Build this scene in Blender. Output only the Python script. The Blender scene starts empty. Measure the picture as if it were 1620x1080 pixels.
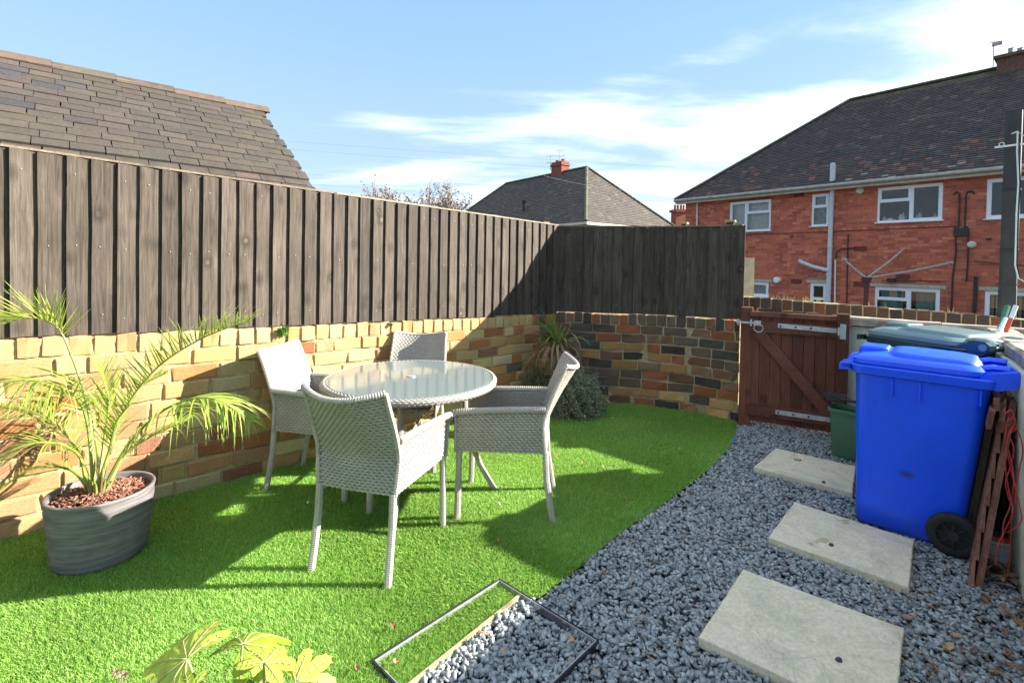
import bpy, math, random
import numpy as np
from mathutils import Matrix, Vector

random.seed(7)
rng = np.random.default_rng(7)
SC = bpy.context.scene
COL = SC.collection

# ------------------------------------------------------------------ camera
CAM_H = 1.5
FPX, CXP, CYP = 770.0, 810.0, 432.0          # focal length and optical centre of the 1620 px wide photograph
PITCH = math.atan(15.0 / 770.0)
ROLL = math.radians(1.03)
_F = Vector((0, math.cos(PITCH), -math.sin(PITCH)))
_R0 = Vector((1, 0, 0)); _U0 = Vector((0, math.sin(PITCH), math.cos(PITCH)))
_R = _R0 * math.cos(ROLL) + _U0 * math.sin(ROLL)
_U = _U0 * math.cos(ROLL) - _R0 * math.sin(ROLL)
cam_data = bpy.data.cameras.new("camera")
cam = bpy.data.objects.new("camera", cam_data)
COL.objects.link(cam)
m = Matrix.Identity(4)
for r in range(3):
    m[r][0] = _R[r]; m[r][1] = _U[r]; m[r][2] = -_F[r]
m[2][3] = CAM_H
cam.matrix_world = m
cam_data.sensor_width = 36.0
cam_data.lens = FPX / 1620.0 * 36.0
cam_data.shift_y = -(540.0 - CYP) / 1620.0
cam_data.clip_start = 0.05
cam_data.clip_end = 2000.0
SC.camera = cam

# ------------------------------------------------------------------ light
SUN_EL = math.radians(24.0)
SUN_AZ = math.atan2(0.995, 0.098)            # clockwise from +Y
SUNV = Vector((math.sin(SUN_AZ) * math.cos(SUN_EL), math.cos(SUN_AZ) * math.cos(SUN_EL), math.sin(SUN_EL)))
world = bpy.data.worlds.new("World")
SC.world = world
world.use_nodes = True
wn = world.node_tree.nodes; wl = world.node_tree.links
wn.clear()
SKY_STRENGTH = 0.15
EXPOSURE = 3.0
def wnode(t, **k):
    n = wn.new(t)
    for a, b in k.items(): setattr(n, a, b)
    return n
def wmath(op, a, b=None, clamp=False):
    n = wnode('ShaderNodeMath', operation=op, use_clamp=clamp)
    for i, v in enumerate((a, b)):
        if v is None: continue
        if isinstance(v, (int, float)): n.inputs[i].default_value = v
        else: wl.new(v, n.inputs[i])
    return n.outputs[0]
sky = wnode('ShaderNodeTexSky', sky_type='NISHITA')
sky.sun_disc = False
sky.sun_elevation = SUN_EL
sky.sun_rotation = SUN_AZ
sky.air_density = 1.0; sky.dust_density = 0.5; sky.ozone_density = 1.6
bg = wnode('ShaderNodeBackground')
bg.inputs['Strength'].default_value = SKY_STRENGTH
wo = wnode('ShaderNodeOutputWorld')
tc = wnode('ShaderNodeTexCoord')
nrm = wnode('ShaderNodeVectorMath', operation='NORMALIZE'); wl.new(tc.outputs['Generated'], nrm.inputs[0])
sep = wnode('ShaderNodeSeparateXYZ'); wl.new(nrm.outputs[0], sep.inputs[0])
# cloud deck: project the direction on a flat layer, so that clouds flatten towards the horizon
zc = wmath('ADD', wmath('MAXIMUM', sep.outputs[2], 0.0), 0.10)
comb = wnode('ShaderNodeCombineXYZ')
wl.new(wmath('DIVIDE', sep.outputs[0], zc), comb.inputs[0])
wl.new(wmath('DIVIDE', sep.outputs[1], zc), comb.inputs[1])
mp = wnode('ShaderNodeMapping'); wl.new(comb.outputs[0], mp.inputs[0])
mp.inputs['Rotation'].default_value = (0, 0, math.radians(-22)); mp.inputs['Scale'].default_value = (0.42, 1.0, 1.0)
mp.inputs['Location'].default_value = (2.3, 0.7, 0)
ns = wnode('ShaderNodeTexNoise'); ns.inputs['Scale'].default_value = 1.7; ns.inputs['Detail'].default_value = 10.0
ns.inputs['Roughness'].default_value = 0.58; ns.inputs['Distortion'].default_value = 0.25
wl.new(mp.outputs[0], ns.inputs['Vector'])
def blob(px, py, sx, sz, amp, tilt=0.0):
    """soft cloud bank round a direction of the sky (centre given as seen from the yard)"""
    d = (_F + _R * ((px - CXP) / FPX) - _U * ((py - CYP) / FPX)).normalized()
    right = Vector((d.y, -d.x, 0)).normalized(); up = right.cross(d).normalized()
    r2 = right * math.cos(tilt) + up * math.sin(tilt); u2 = up * math.cos(tilt) - right * math.sin(tilt)
    outs = []
    for v, s in ((r2, sx), (u2, sz)):
        dt = wnode('ShaderNodeVectorMath', operation='DOT_PRODUCT'); wl.new(nrm.outputs[0], dt.inputs[0]); dt.inputs[1].default_value = v
        q = wmath('DIVIDE', dt.outputs['Value'], s); outs.append(wmath('MULTIPLY', q, q))
    front = wnode('ShaderNodeVectorMath', operation='DOT_PRODUCT'); wl.new(nrm.outputs[0], front.inputs[0]); front.inputs[1].default_value = d
    g = wmath('EXPONENT', wmath('MULTIPLY', wmath('ADD', outs[0], outs[1]), -1.0))
    g = wmath('MULTIPLY', g, wmath('GREATER_THAN', front.outputs['Value'], 0.0))
    return wmath('MULTIPLY', g, amp)
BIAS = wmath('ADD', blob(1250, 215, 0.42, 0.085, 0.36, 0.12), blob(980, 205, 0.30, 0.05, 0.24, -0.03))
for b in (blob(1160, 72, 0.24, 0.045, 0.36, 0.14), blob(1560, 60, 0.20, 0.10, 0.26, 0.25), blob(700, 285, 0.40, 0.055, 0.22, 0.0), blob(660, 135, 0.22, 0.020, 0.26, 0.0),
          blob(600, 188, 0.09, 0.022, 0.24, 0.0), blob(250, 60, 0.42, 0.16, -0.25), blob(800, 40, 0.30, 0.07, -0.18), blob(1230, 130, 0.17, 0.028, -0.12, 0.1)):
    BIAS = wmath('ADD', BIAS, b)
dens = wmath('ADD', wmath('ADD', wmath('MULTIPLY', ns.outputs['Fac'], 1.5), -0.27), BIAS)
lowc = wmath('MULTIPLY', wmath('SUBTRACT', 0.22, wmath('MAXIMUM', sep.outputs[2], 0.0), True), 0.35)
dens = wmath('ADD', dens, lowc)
dens = wmath('ADD', dens, wmath('MULTIPLY', wmath('SUBTRACT', sep.outputs[2], 0.50), 0.9, True))   # denser unseen cloud added overhead to raise the ambient light
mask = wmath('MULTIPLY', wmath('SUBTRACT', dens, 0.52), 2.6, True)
ss = wnode('ShaderNodeMapRange', interpolation_type='SMOOTHSTEP'); wl.new(mask, ss.inputs['Value'])
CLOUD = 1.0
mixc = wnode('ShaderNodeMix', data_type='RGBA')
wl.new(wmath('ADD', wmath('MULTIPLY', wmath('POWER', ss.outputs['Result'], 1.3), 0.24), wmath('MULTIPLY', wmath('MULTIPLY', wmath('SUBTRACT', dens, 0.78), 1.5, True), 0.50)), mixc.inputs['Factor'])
tint = wnode('ShaderNodeMix', data_type='RGBA', blend_type='MULTIPLY'); tint.inputs['Factor'].default_value = 1.0
wl.new(sky.outputs[0], tint.inputs['A']); tint.inputs['B'].default_value = (0.45, 0.42, 0.42, 1)
SKY_TINT = tint
KS = SKY_STRENGTH * 2 ** EXPOSURE
def lin(r_, g_, b_): return tuple((((c / 255 + 0.055) / 1.055) ** 2.4) / KS for c in (r_, g_, b_)) + (1,)
grad = wnode('ShaderNodeMix', data_type='RGBA')
grad.inputs['A'].default_value = lin(208, 232, 252); grad.inputs['B'].default_value = lin(154, 206, 249)
wl.new(wmath('MULTIPLY', wmath('MAXIMUM', sep.outputs[2], 0.0), 1.9, True), grad.inputs['Factor'])
thin = wnode('ShaderNodeMix', data_type='RGBA'); thin.inputs['Factor'].default_value = 0.90      # thin bright veil of high cloud over the clear sky
wl.new(tint.outputs['Result'], thin.inputs['A']); wl.new(grad.outputs['Result'], thin.inputs['B'])
wl.new(thin.outputs['Result'], mixc.inputs['A']); mixc.inputs['B'].default_value = tuple(c / KS for c in (3.1, 3.0, 2.9)) + (1,)   # sunlit cloud, raised above display white to lift the ambient light
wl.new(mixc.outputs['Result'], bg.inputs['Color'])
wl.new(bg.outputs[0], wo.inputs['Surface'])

sd = bpy.data.lights.new("sun", 'SUN'); sd.energy = 2.3; sd.angle = math.radians(0.5); sd.color = (1.0, 0.95, 0.87)
sun = bpy.data.objects.new("sun", sd); COL.objects.link(sun)
sun.rotation_euler = SUNV.to_track_quat('Z', 'Y').to_euler()
sun.location = (6, 1, 8)

vs = SC.view_settings
vs.view_transform = 'Standard'; vs.look = 'None'; vs.exposure = EXPOSURE; vs.gamma = 1.0; vs.use_curve_mapping = False
SC.render.engine = 'CYCLES'
SC.cycles.max_bounces = 7; SC.cycles.diffuse_bounces = 3; SC.cycles.glossy_bounces = 3
SC.cycles.transmission_bounces = 4; SC.cycles.transparent_max_bounces = 8
SC.cycles.use_denoising = True
SC.cycles.caustics_reflective = False; SC.cycles.caustics_refractive = False

# ------------------------------------------------------------------ points of the place, read from the photograph
def ray(px, py):
    return _F + _R * ((px - CXP) / FPX) - _U * ((py - CYP) / FPX)
ORG = Vector((0, 0, CAM_H))
def G(px, py, z=0.0):
    d = ray(px, py); t = (z - CAM_H) / d.z
    return ORG + d * t
def AT(px, py, Y):
    d = ray(px, py)
    return ORG + d * (Y / d.y)
def HIT(px, py, p, n):
    d = ray(px, py)
    return ORG + d * ((Vector(p) - ORG).dot(n) / d.dot(n))

# ------------------------------------------------------------------ mesh helpers
class MB:
    def __init__(s):
        s.v = []; s.f = []; s.c = []
        s.n = 0
    def add(s, verts, faces, col=None):
        b = s.n
        s.v.extend([tuple(v) for v in verts]); s.n += len(verts)
        s.f.extend([tuple(b + i for i in f) for f in faces])
        if col is not None: s.c.extend([col] * len(faces))
        return s
    def box(s, c, ax, ay, az, col=None):
        """box with centre c and half-axis vectors"""
        c = Vector(c); ax = Vector(ax); ay = Vector(ay); az = Vector(az)
        vs_ = [c + ax * i + ay * j + az * k for k in (-1, 1) for j in (-1, 1) for i in (-1, 1)]
        s.add(vs_, [(0, 2, 3, 1), (4, 5, 7, 6), (0, 1, 5, 4), (2, 6, 7, 3), (0, 4, 6, 2), (1, 3, 7, 5)], col)
        return s
    def quad(s, a, b, c, d, col=None):
        return s.add([a, b, c, d], [(0, 1, 2, 3)], col)
    def tube(s, pts, r, seg=8, cap=True, col=None, flat=None):
        pts = [Vector(p) for p in pts]; n = len(pts)
        if not hasattr(r, '__len__'): r = [r] * n
        vs_ = []; fs = []
        up = None
        for i, p in enumerate(pts):
            t = (pts[min(i + 1, n - 1)] - pts[max(i - 1, 0)])
            if t.length < 1e-9: t = Vector((0, 0, 1))
            t.normalize()
            if up is None:
                up = Vector((0, 0, 1)) if abs(t.z) < 0.9 else Vector((1, 0, 0))
            a = (up - t * up.dot(t)).normalized(); b = t.cross(a)
            up = a
            fa, fb = (1, 1) if flat is None else flat
            for k in range(seg):
                an = 2 * math.pi * k / seg
                vs_.append(p + a * (math.cos(an) * r[i] * fa) + b * (math.sin(an) * r[i] * fb))
        for i in range(n - 1):
            for k in range(seg):
                k2 = (k + 1) % seg
                fs.append((i * seg + k, i * seg + k2, (i + 1) * seg + k2, (i + 1) * seg + k))
        if cap:
            fs.append(tuple(range(seg - 1, -1, -1))); fs.append(tuple((n - 1) * seg + k for k in range(seg)))
        return s.add(vs_, fs, col)
    def lathe(s, c, prof, seg=24, axis='z', col=None, cap=True):
        c = Vector(c); vs_ = []; fs = []
        for (r, h) in prof:
            for k in range(seg):
                an = 2 * math.pi * k / seg
                vs_.append(c + Vector((r * math.cos(an), r * math.sin(an), h)))
        for i in range(len(prof) - 1):
            for k in range(seg):
                k2 = (k + 1) % seg
                fs.append((i * seg + k, i * seg + k2, (i + 1) * seg + k2, (i + 1) * seg + k))
        if cap:
            fs.append(tuple(range(seg - 1, -1, -1))); fs.append(tuple((len(prof) - 1) * seg + k for k in range(seg)))
        return s.add(vs_, fs, col)
    def loft(s, loops, cap=(True, True), col=None):
        n = len(loops[0]); vs_ = [p for L in loops for p in L]; fs = []
        for i in range(len(loops) - 1):
            for k in range(n):
                k2 = (k + 1) % n
                fs.append((i * n + k, i * n + k2, (i + 1) * n + k2, (i + 1) * n + k))
        if cap[0]: fs.append(tuple(range(n - 1, -1, -1)))
        if cap[1]: fs.append(tuple((len(loops) - 1) * n + k for k in range(n)))
        return s.add(vs_, fs, col)
    def mesh(s, name, mat, off=(0, 0, 0), smooth=False):
        me = bpy.data.meshes.new(name)
        o = off
        me.from_pydata([(v[0] - o[0], v[1] - o[1], v[2] - o[2]) for v in s.v], [], s.f)
        if s.c:
            at = me.color_attributes.new("Col", 'FLOAT_COLOR', 'CORNER')
            ln = np.array([len(f) for f in s.f]); cc = np.array([(c[0], c[1], c[2], 1.0) for c in s.c], dtype=np.float32)
            at.data.foreach_set('color', np.repeat(cc, ln, axis=0).ravel())
        if mat: me.materials.append(mat)
        if smooth: me.polygons.foreach_set('use_smooth', [True] * len(me.polygons))
        me.update()
        return me
    def build(s, name, mat, parent=None, smooth=False, loc=None, **k):
        if parent is not None:
            off = root_loc(parent)
            me = s.mesh(name, mat, off, smooth)
        elif loc is not None:
            me = s.mesh(name, mat, loc, smooth)
        else:
            me = s.mesh(name, mat, (0, 0, 0), smooth)
        o = bpy.data.objects.new(name, me); COL.objects.link(o)
        if parent is not None: o.parent = parent
        elif loc is not None: o.location = loc
        tag(o, **k)
        return o
def root_loc(o):
    v = Vector((0, 0, 0))
    while o is not None:
        v = v + o.location; o = o.parent
    return v
def tag(o, label=None, cat=None, group=None, kind=None):
    if label: o['label'] = label
    if cat: o['category'] = cat
    if group: o['group'] = group
    if kind: o['kind'] = kind
    return o
def empty(name, loc, label, cat, group=None, rz=0.0):
    o = bpy.data.objects.new(name, None); COL.objects.link(o)
    o.location = loc; o.rotation_euler = (0, 0, rz); o.empty_display_size = 0.1
    return tag(o, label, cat, group)
def inst(name, me, parent, loc, mat3=None, scale=(1, 1, 1), color=None):
    """an object that shares its mesh; loc in world metres"""
    o = bpy.data.objects.new(name, me); COL.objects.link(o)
    if parent is not None: o.parent = parent; loc = Vector(loc) - root_loc(parent)
    mm = (mat3 if mat3 is not None else Matrix.Identity(3)).to_4x4()
    mm = Matrix.Translation(loc) @ mm @ Matrix.Diagonal((*scale, 1))
    o.matrix_local = mm
    if color is not None: o.color = (*color, 1)
    return o
def basis(x, y, z):
    return Matrix(((x[0], y[0], z[0]), (x[1], y[1], z[1]), (x[2], y[2], z[2])))
def jit(c, a):
    k = 1 + random.uniform(-a, a)
    return tuple(max(0.002, x * k * (1 + random.uniform(-a, a) * 0.3)) for x in c)
def npmesh(name, verts, faces, colors, mat, kind=None, smooth=False, **k):
    """big meshes from numpy: faces (n,3) or (n,4), colors per face"""
    me = bpy.data.meshes.new(name)
    nv = len(verts); nf, w = faces.shape
    me.vertices.add(nv); me.vertices.foreach_set('co', verts.astype(np.float32).ravel())
    me.loops.add(nf * w); me.loops.foreach_set('vertex_index', faces.astype(np.int32).ravel())
    me.polygons.add(nf); me.polygons.foreach_set('loop_start', np.arange(0, nf * w, w, dtype=np.int32))
    try: me.polygons.foreach_set('loop_total', np.full(nf, w, dtype=np.int32))
    except Exception: pass
    if colors is not None:
        at = me.color_attributes.new("Col", 'FLOAT_COLOR', 'CORNER')
        c4 = np.ones((nf, 4), dtype=np.float32); c4[:, :3] = colors
        at.data.foreach_set('color', np.repeat(c4, w, axis=0).ravel())
    me.materials.append(mat)
    me.update(calc_edges=True); me.validate()
    if smooth: me.polygons.foreach_set('use_smooth', [True] * len(me.polygons))
    o = bpy.data.objects.new(name, me); COL.objects.link(o)
    tag(o, kind=kind, **k)
    return o

# ------------------------------------------------------------------ materials
class MT:
    def __init__(s, name):
        s.m = bpy.data.materials.new(name); s.m.use_nodes = True
        s.n = s.m.node_tree.nodes; s.l = s.m.node_tree.links
        s.b = s.n['Principled BSDF']
        t = s.n.new('ShaderNodeTexCoord'); oi = s.n.new('ShaderNodeObjectInfo')
        mu = s.math('MULTIPLY', oi.outputs['Random'], 37.0)
        va = s.n.new('ShaderNodeVectorMath'); va.operation = 'ADD'
        s.l.new(t.outputs['Object'], va.inputs[0]); cb = s.n.new('ShaderNodeCombineXYZ')
        for i in range(3): s.l.new(mu, cb.inputs[i])
        s.l.new(cb.outputs[0], va.inputs[1]); s.co = va.outputs[0]; s.oi = oi; s.tc = t
    def math(s, op, a, b=None, clamp=False):
        n = s.n.new('ShaderNodeMath'); n.operation = op; n.use_clamp = clamp
        for i, v in enumerate((a, b)):
            if v is None: continue
            if isinstance(v, (int, float)): n.inputs[i].default_value = v
            else: s.l.new(v, n.inputs[i])
        return n.outputs[0]
    def noise(s, scale, detail=4, rough=0.55, stretch=(1, 1, 1), dist=0.0, out='Fac', world=False):
        mp = s.n.new('ShaderNodeMapping'); mp.inputs['Scale'].default_value = stretch
        if world:
            g = s.n.new('ShaderNodeNewGeometry'); s.l.new(g.outputs['Position'], mp.inputs[0])
        else: s.l.new(s.co, mp.inputs[0])
        n = s.n.new('ShaderNodeTexNoise'); n.inputs['Scale'].default_value = scale
        n.inputs['Detail'].default_value = detail; n.inputs['Roughness'].default_value = rough; n.inputs['Distortion'].default_value = dist
        s.l.new(mp.outputs[0], n.inputs['Vector']); return n.outputs[out]
    def voro(s, scale, stretch=(1, 1, 1), feature='F1', out='Distance'):
        mp = s.n.new('ShaderNodeMapping'); mp.inputs['Scale'].default_value = stretch; s.l.new(s.co, mp.inputs[0])
        n = s.n.new('ShaderNodeTexVoronoi'); n.feature = feature; n.inputs['Scale'].default_value = scale
        s.l.new(mp.outputs[0], n.inputs['Vector']); return n.outputs[out]
    def ramp(s, f, stops):
        n = s.n.new('ShaderNodeValToRGB'); e = n.color_ramp.elements
        while len(e) < len(stops): e.new(0.5)
        for i, (p, c) in enumerate(stops):
            e[i].position = p; e[i].color = (*c, 1) if hasattr(c, '__len__') else (c, c, c, 1)
        s.l.new(f, n.inputs[0]); return n.outputs[0]
    def rng(s, f, a, b, lo, hi):
        n = s.n.new('ShaderNodeMapRange'); n.inputs['From Min'].default_value = a; n.inputs['From Max'].default_value = b
        n.inputs['To Min'].default_value = lo; n.inputs['To Max'].default_value = hi; s.l.new(f, n.inputs['Value']); return n.outputs[0]
    def mix(s, f, a, b, blend='MIX'):
        n = s.n.new('ShaderNodeMix'); n.data_type = 'RGBA'; n.blend_type = blend
        if isinstance(f, (int, float)): n.inputs['Factor'].default_value = f
        else: s.l.new(f, n.inputs['Factor'])
        for key, v in (('A', a), ('B', b)):
            if hasattr(v, '__len__'): n.inputs[key].default_value = (*v, 1)
            else: s.l.new(v, n.inputs[key])
        return n.outputs['Result']
    def scale(s, col, f):
        """colour times a grey factor"""
        c = s.n.new('ShaderNodeCombineColor')
        for i in range(3): s.l.new(f, c.inputs[i])
        return s.mix(1.0, col, c.outputs[0], 'MULTIPLY')
    def objcol(s): return s.oi.outputs['Color']
    def attr(s, name="Col"):
        a = s.n.new('ShaderNodeAttribute'); a.attribute_name = name; return a.outputs['Color']
    def rgb(s, c):
        n = s.n.new('ShaderNodeRGB'); n.outputs[0].default_value = (*c, 1); return n.outputs[0]
    def fin(s, col, rough=0.8, bump=None, strength=0.4, dist=0.004, spec=0.3, metal=0.0, coat=0.0):
        if hasattr(col, '__len__') : s.b.inputs['Base Color'].default_value = (*col, 1)
        else: s.l.new(col, s.b.inputs['Base Color'])
        if isinstance(rough, (int, float)): s.b.inputs['Roughness'].default_value = rough
        else: s.l.new(rough, s.b.inputs['Roughness'])
        s.b.inputs['Specular IOR Level'].default_value = spec; s.b.inputs['Metallic'].default_value = metal
        if coat: s.b.inputs['Coat Weight'].default_value = coat; s.b.inputs['Coat Roughness'].default_value = 0.08
        if bump is not None:
            n = s.n.new('ShaderNodeBump'); n.inputs['Strength'].default_value = strength; n.inputs['Distance'].default_value = dist
            s.l.new(bump, n.inputs['Height']); s.l.new(n.outputs[0], s.b.inputs['Normal'])
        return s.m

def simple(name, col, rough=0.7, var=0.15, scale=20, bump=0.2, spec=0.3, metal=0.0, dist=0.003, coat=0.0, base=None):
    t = MT(name)
    n1 = t.noise(scale, 5); f = t.rng(n1, 0.25, 0.75, 1 - var, 1 + var)
    c = t.scale(t.rgb(col) if base is None else base(t), f)
    return t.fin(c, rough, t.noise(scale * 4, 4), bump, dist, spec, metal, coat)

def m_brick(name, src, grime=0.5, lime=(0.42, 0.36, 0.20), limeamt=0.25, moss=0.0):
    t = MT(name)
    c = t.objcol() if src == 'obj' else t.attr()
    n1 = t.noise(18, 8, 0.72); n2 = t.noise(60, 6, 0.75); n3 = t.noise(5, 3)
    c = t.scale(c, t.rng(n1, 0.25, 0.75, 0.6, 1.4))
    c = t.mix(t.math('MULTIPLY', t.rng(n2, 0.50, 0.66, 0, 1), grime), c, t.scale(c, t.rng(n1, 0.3, 0.7, 0.25, 0.55)))
    c = t.mix(t.math('MULTIPLY', t.ramp(t.noise(16, 7, 0.75), [(0.46, 0), (0.76, 1)]), limeamt), c, lime)
    if moss: c = t.mix(t.math('MULTIPLY', t.ramp(t.noise(3.2, 6, 0.7, world=True), [(0.55, 0), (0.7, 1)]), moss), c, (0.14, 0.17, 0.03))
    pits = t.ramp(t.voro(70), [(0.05, 0), (0.35, 1)])
    h = t.math('ADD', t.math('MULTIPLY', n1, 1.2), t.math('ADD', t.math('MULTIPLY', n2, 0.7), t.math('MULTIPLY', pits, 0.6)))
    return t.fin(t.mix(1.0, c, (1.22, 1.2, 1.16), 'MULTIPLY'), 0.92, h, 0.75, 0.007, 0.15)
M_BRICK = m_brick('old_brick', 'obj', 0.55, (0.42, 0.34, 0.19), 0.5, 0.22)
M_BRICKD = m_brick('dark_brick', 'obj', 0.6, (0.32, 0.25, 0.15), 0.28, 0.12)
M_BRICKF = m_brick('house_brick', 'obj', 0.25, (0.42, 0.25, 0.18), 0.1)
M_BRICKFA = m_brick('house_brickwork', 'attr', 0.2, (0.42, 0.25, 0.18), 0.1)
def m_mortar(name, a, b, moss=0.4):
    t = MT(name); n1 = t.noise(6, 6, 0.7); n2 = t.noise(60, 5, 0.7)
    c = t.mix(t.rng(n1, 0.3, 0.7, 0, 1), a, b)
    c = t.mix(t.math('MULTIPLY', t.ramp(t.noise(4.5, 5, 0.7), [(0.52, 0), (0.66, 1)]), moss), c, (0.16, 0.19, 0.035))
    c = t.scale(c, t.rng(n2, 0.3, 0.7, 0.72, 1.15))
    return t.fin(c, 0.95, t.math('ADD', n2, t.math('MULTIPLY', t.noise(22, 4), 1.5)), 0.8, 0.008, 0.1)
M_MORTAR = m_mortar('lime_mortar', (0.52, 0.43, 0.24), (0.40, 0.31, 0.16))
M_MORTARD = m_mortar('dirty_mortar', (0.50, 0.39, 0.23), (0.36, 0.27, 0.15), 0.2)
M_MORTARF = m_mortar('house_mortar', (0.42, 0.27, 0.20), (0.33, 0.20, 0.14), 0.0)

def m_board(name, lo, hi, knotcol, src=None, rough=0.75, up=2):
    """planed or sawn timber, grain along local z (up=2) or x (up=0)"""
    t = MT(name)
    st = [1, 1, 1]; st[up] = 0.06
    st2 = [1, 1, 1]; st2[up] = 0.012
    g1 = t.noise(60, 7, 0.7, tuple(st), 0.9); g2 = t.noise(170, 4, 0.6, tuple(st2)); g3 = t.noise(3.0, 3)
    c = t.mix(t.rng(g1, 0.34, 0.66, 0, 1), lo, hi)
    c = t.scale(c, t.rng(g2, 0.3, 0.7, 0.78, 1.22)); c = t.scale(c, t.rng(g3, 0.3, 0.7, 0.8, 1.2))
    c = t.scale(c, t.rng(t.oi.outputs['Random'], 0, 1, 0.75, 1.28))
    stk = [1, 1, 1]; stk[up] = 0.75
    k = t.voro(6.0, tuple(stk)); kn = t.ramp(k, [(0.05, 1), (0.12, 0.0)]); ring = t.ramp(k, [(0.04, 0.3), (0.10, 1), (0.30, 0)])
    c = t.mix(t.math('MULTIPLY', ring, 0.85), c, t.scale(c, t.rng(g1, 0.3, 0.7, 0.3, 0.5)))
    c = t.mix(t.math('MULTIPLY', kn, t.rng(t.noise(9, 2), 0.45, 0.6, 0, 0.8)), c, knotcol)
    h = t.math('ADD', t.math('MULTIPLY', g2, 0.7), t.math('ADD', g1, t.math('MULTIPLY', kn, 0.6)))
    return t.fin(c, rough, h, 0.5, 0.002, 0.25)
M_FENCE = m_board('dark_stained_board', (0.040, 0.030, 0.022), (0.112, 0.087, 0.066), (0.19, 0.14, 0.10))
M_CAP = m_board('weathered_capping', (0.20, 0.15, 0.10), (0.36, 0.29, 0.20), (0.2, 0.15, 0.1), up=0)
M_GATE = m_board('brown_gate_timber', (0.110, 0.037, 0.022), (0.195, 0.066, 0.038), (0.07, 0.03, 0.02), rough=0.6)
M_REDWOOD = m_board('red_brown_timber', (0.14, 0.055, 0.035), (0.27, 0.12, 0.08), (0.08, 0.04, 0.03))
M_PALEWOOD = m_board('pale_timber', (0.32, 0.22, 0.12), (0.5, 0.38, 0.24), (0.2, 0.12, 0.07))

def m_tile(name, src, moss=0.15, bump=0.5):
    t = MT(name); c = t.objcol() if src == 'obj' else t.attr()
    c = t.scale(c, t.rng(t.noise(10, 6, 0.65), 0.3, 0.7, 0.72, 1.25))
    c = t.mix(t.math('MULTIPLY', t.ramp(t.noise(3, 6, 0.75, world=True), [(0.5, 0), (0.66, 1)]), moss), c, (0.15, 0.145, 0.06))
    c = t.mix(t.math('MULTIPLY', t.ramp(t.noise(38, 5, 0.75), [(0.66, 0), (0.72, 1)]), 0.5), c, (0.34, 0.32, 0.24))
    return t.fin(c, 0.85, t.noise(60, 5, 0.7), bump, 0.004, 0.25)
M_TILE = m_tile('plain_tile', 'obj'); M_TILEA = m_tile('roof_tiles', 'attr', 0.10)
M_RIDGE = m_tile('ridge_tile', 'obj', 0.35)

def m_render(name, c1, c2, stain):
    t = MT(name); n1 = t.noise(2.2, 6, 0.7); n2 = t.noise(80, 4)
    c = t.mix(t.rng(n1, 0.3, 0.7, 0, 1), c1, c2)
    dr = t.noise(9, 5, 0.7, (1, 1, 0.22))
    c = t.mix(t.math('MULTIPLY', t.ramp(dr, [(0.52, 0), (0.72, 1)]), 0.4), c, stain)
    sp = t.n.new('ShaderNodeSeparateXYZ'); t.l.new(t.tc.outputs['Object'], sp.inputs[0])
    low = t.math('MULTIPLY', t.rng(sp.outputs[2], 0.0, 0.45, 1, 0), t.rng(t.noise(7, 5, 0.7), 0.35, 0.6, 0, 1), True)
    c = t.mix(t.math('MULTIPLY', low, 0.55), c, (0.22, 0.24, 0.13))
    return t.fin(c, 0.9, t.math('ADD', n2, t.math('MULTIPLY', n1, 2)), 0.35, 0.004, 0.2)
M_RENDER = m_render('cream_render', (0.76, 0.72, 0.58), (0.62, 0.60, 0.48), (0.30, 0.30, 0.22))
M_COPING = simple('coping_stone', (0.34, 0.28, 0.21), 0.93, 0.45, 9, 0.9, 0.15, dist=0.008)
M_SLAB = None
def m_slab():
    t = MT('sandstone_slab')
    n1 = t.noise(2.4, 6, 0.6, dist=1.2); n2 = t.noise(7, 6, 0.7); n3 = t.noise(70, 4)
    c = t.ramp(n1, [(0.30, (0.46, 0.42, 0.34)), (0.46, (0.62, 0.56, 0.46)), (0.58, (0.54, 0.50, 0.39)), (0.70, (0.46, 0.43, 0.39))])
    c = t.mix(t.math('MULTIPLY', t.ramp(n2, [(0.55, 0), (0.7, 1)]), 0.35), c, (0.42, 0.40, 0.22))
    c = t.mix(t.math('MULTIPLY', t.ramp(t.noise(5.5, 3), [(0.66, 0), (0.70, 1)]), 0.5), c, (0.24, 0.15, 0.05))
    c = t.mix(t.math('MULTIPLY', t.ramp(t.noise(3.1, 5, 0.6, (1, 1.6, 1), 0.8), [(0.60, 0), (0.72, 1)]), 0.6), c, (0.36, 0.34, 0.38))
    c = t.scale(c, t.rng(n3, 0.3, 0.7, 0.86, 1.12)); c = t.mix(1.0, c, (1.15, 1.10, 0.97), 'MULTIPLY')
    step = t.ramp(t.noise(2.1, 5, 0.55, dist=1.5), [(0.40, 0), (0.415, 0.35), (0.50, 0.4), (0.512, 0.75), (0.6, 0.8), (0.61, 1)])
    return t.fin(c, 0.8, t.math('ADD', t.math('MULTIPLY', step, 2.0), t.math('ADD', t.math('MULTIPLY', n3, 0.35), n2)), 0.6, 0.006, 0.3)
M_SLAB = m_slab()
def m_grass():
    t = MT('artificial_grass')
    c = t.attr()
    c = t.scale(c, t.rng(t.noise(1.1, 3, world=True), 0.3, 0.7, 0.9, 1.1))
    t.fin(c, 0.5, spec=0.35)
    tr = t.n.new('ShaderNodeBsdfTranslucent'); t.l.new(c, tr.inputs[0])
    mx = t.n.new('ShaderNodeMixShader'); mx.inputs[0].default_value = 0.35
    t.l.new(t.b.outputs[0], mx.inputs[1]); t.l.new(tr.outputs[0], mx.inputs[2])
    t.l.new(mx.outputs[0], t.n['Material Output'].inputs['Surface'])
    return t.m
M_GRASS = m_grass()
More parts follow.
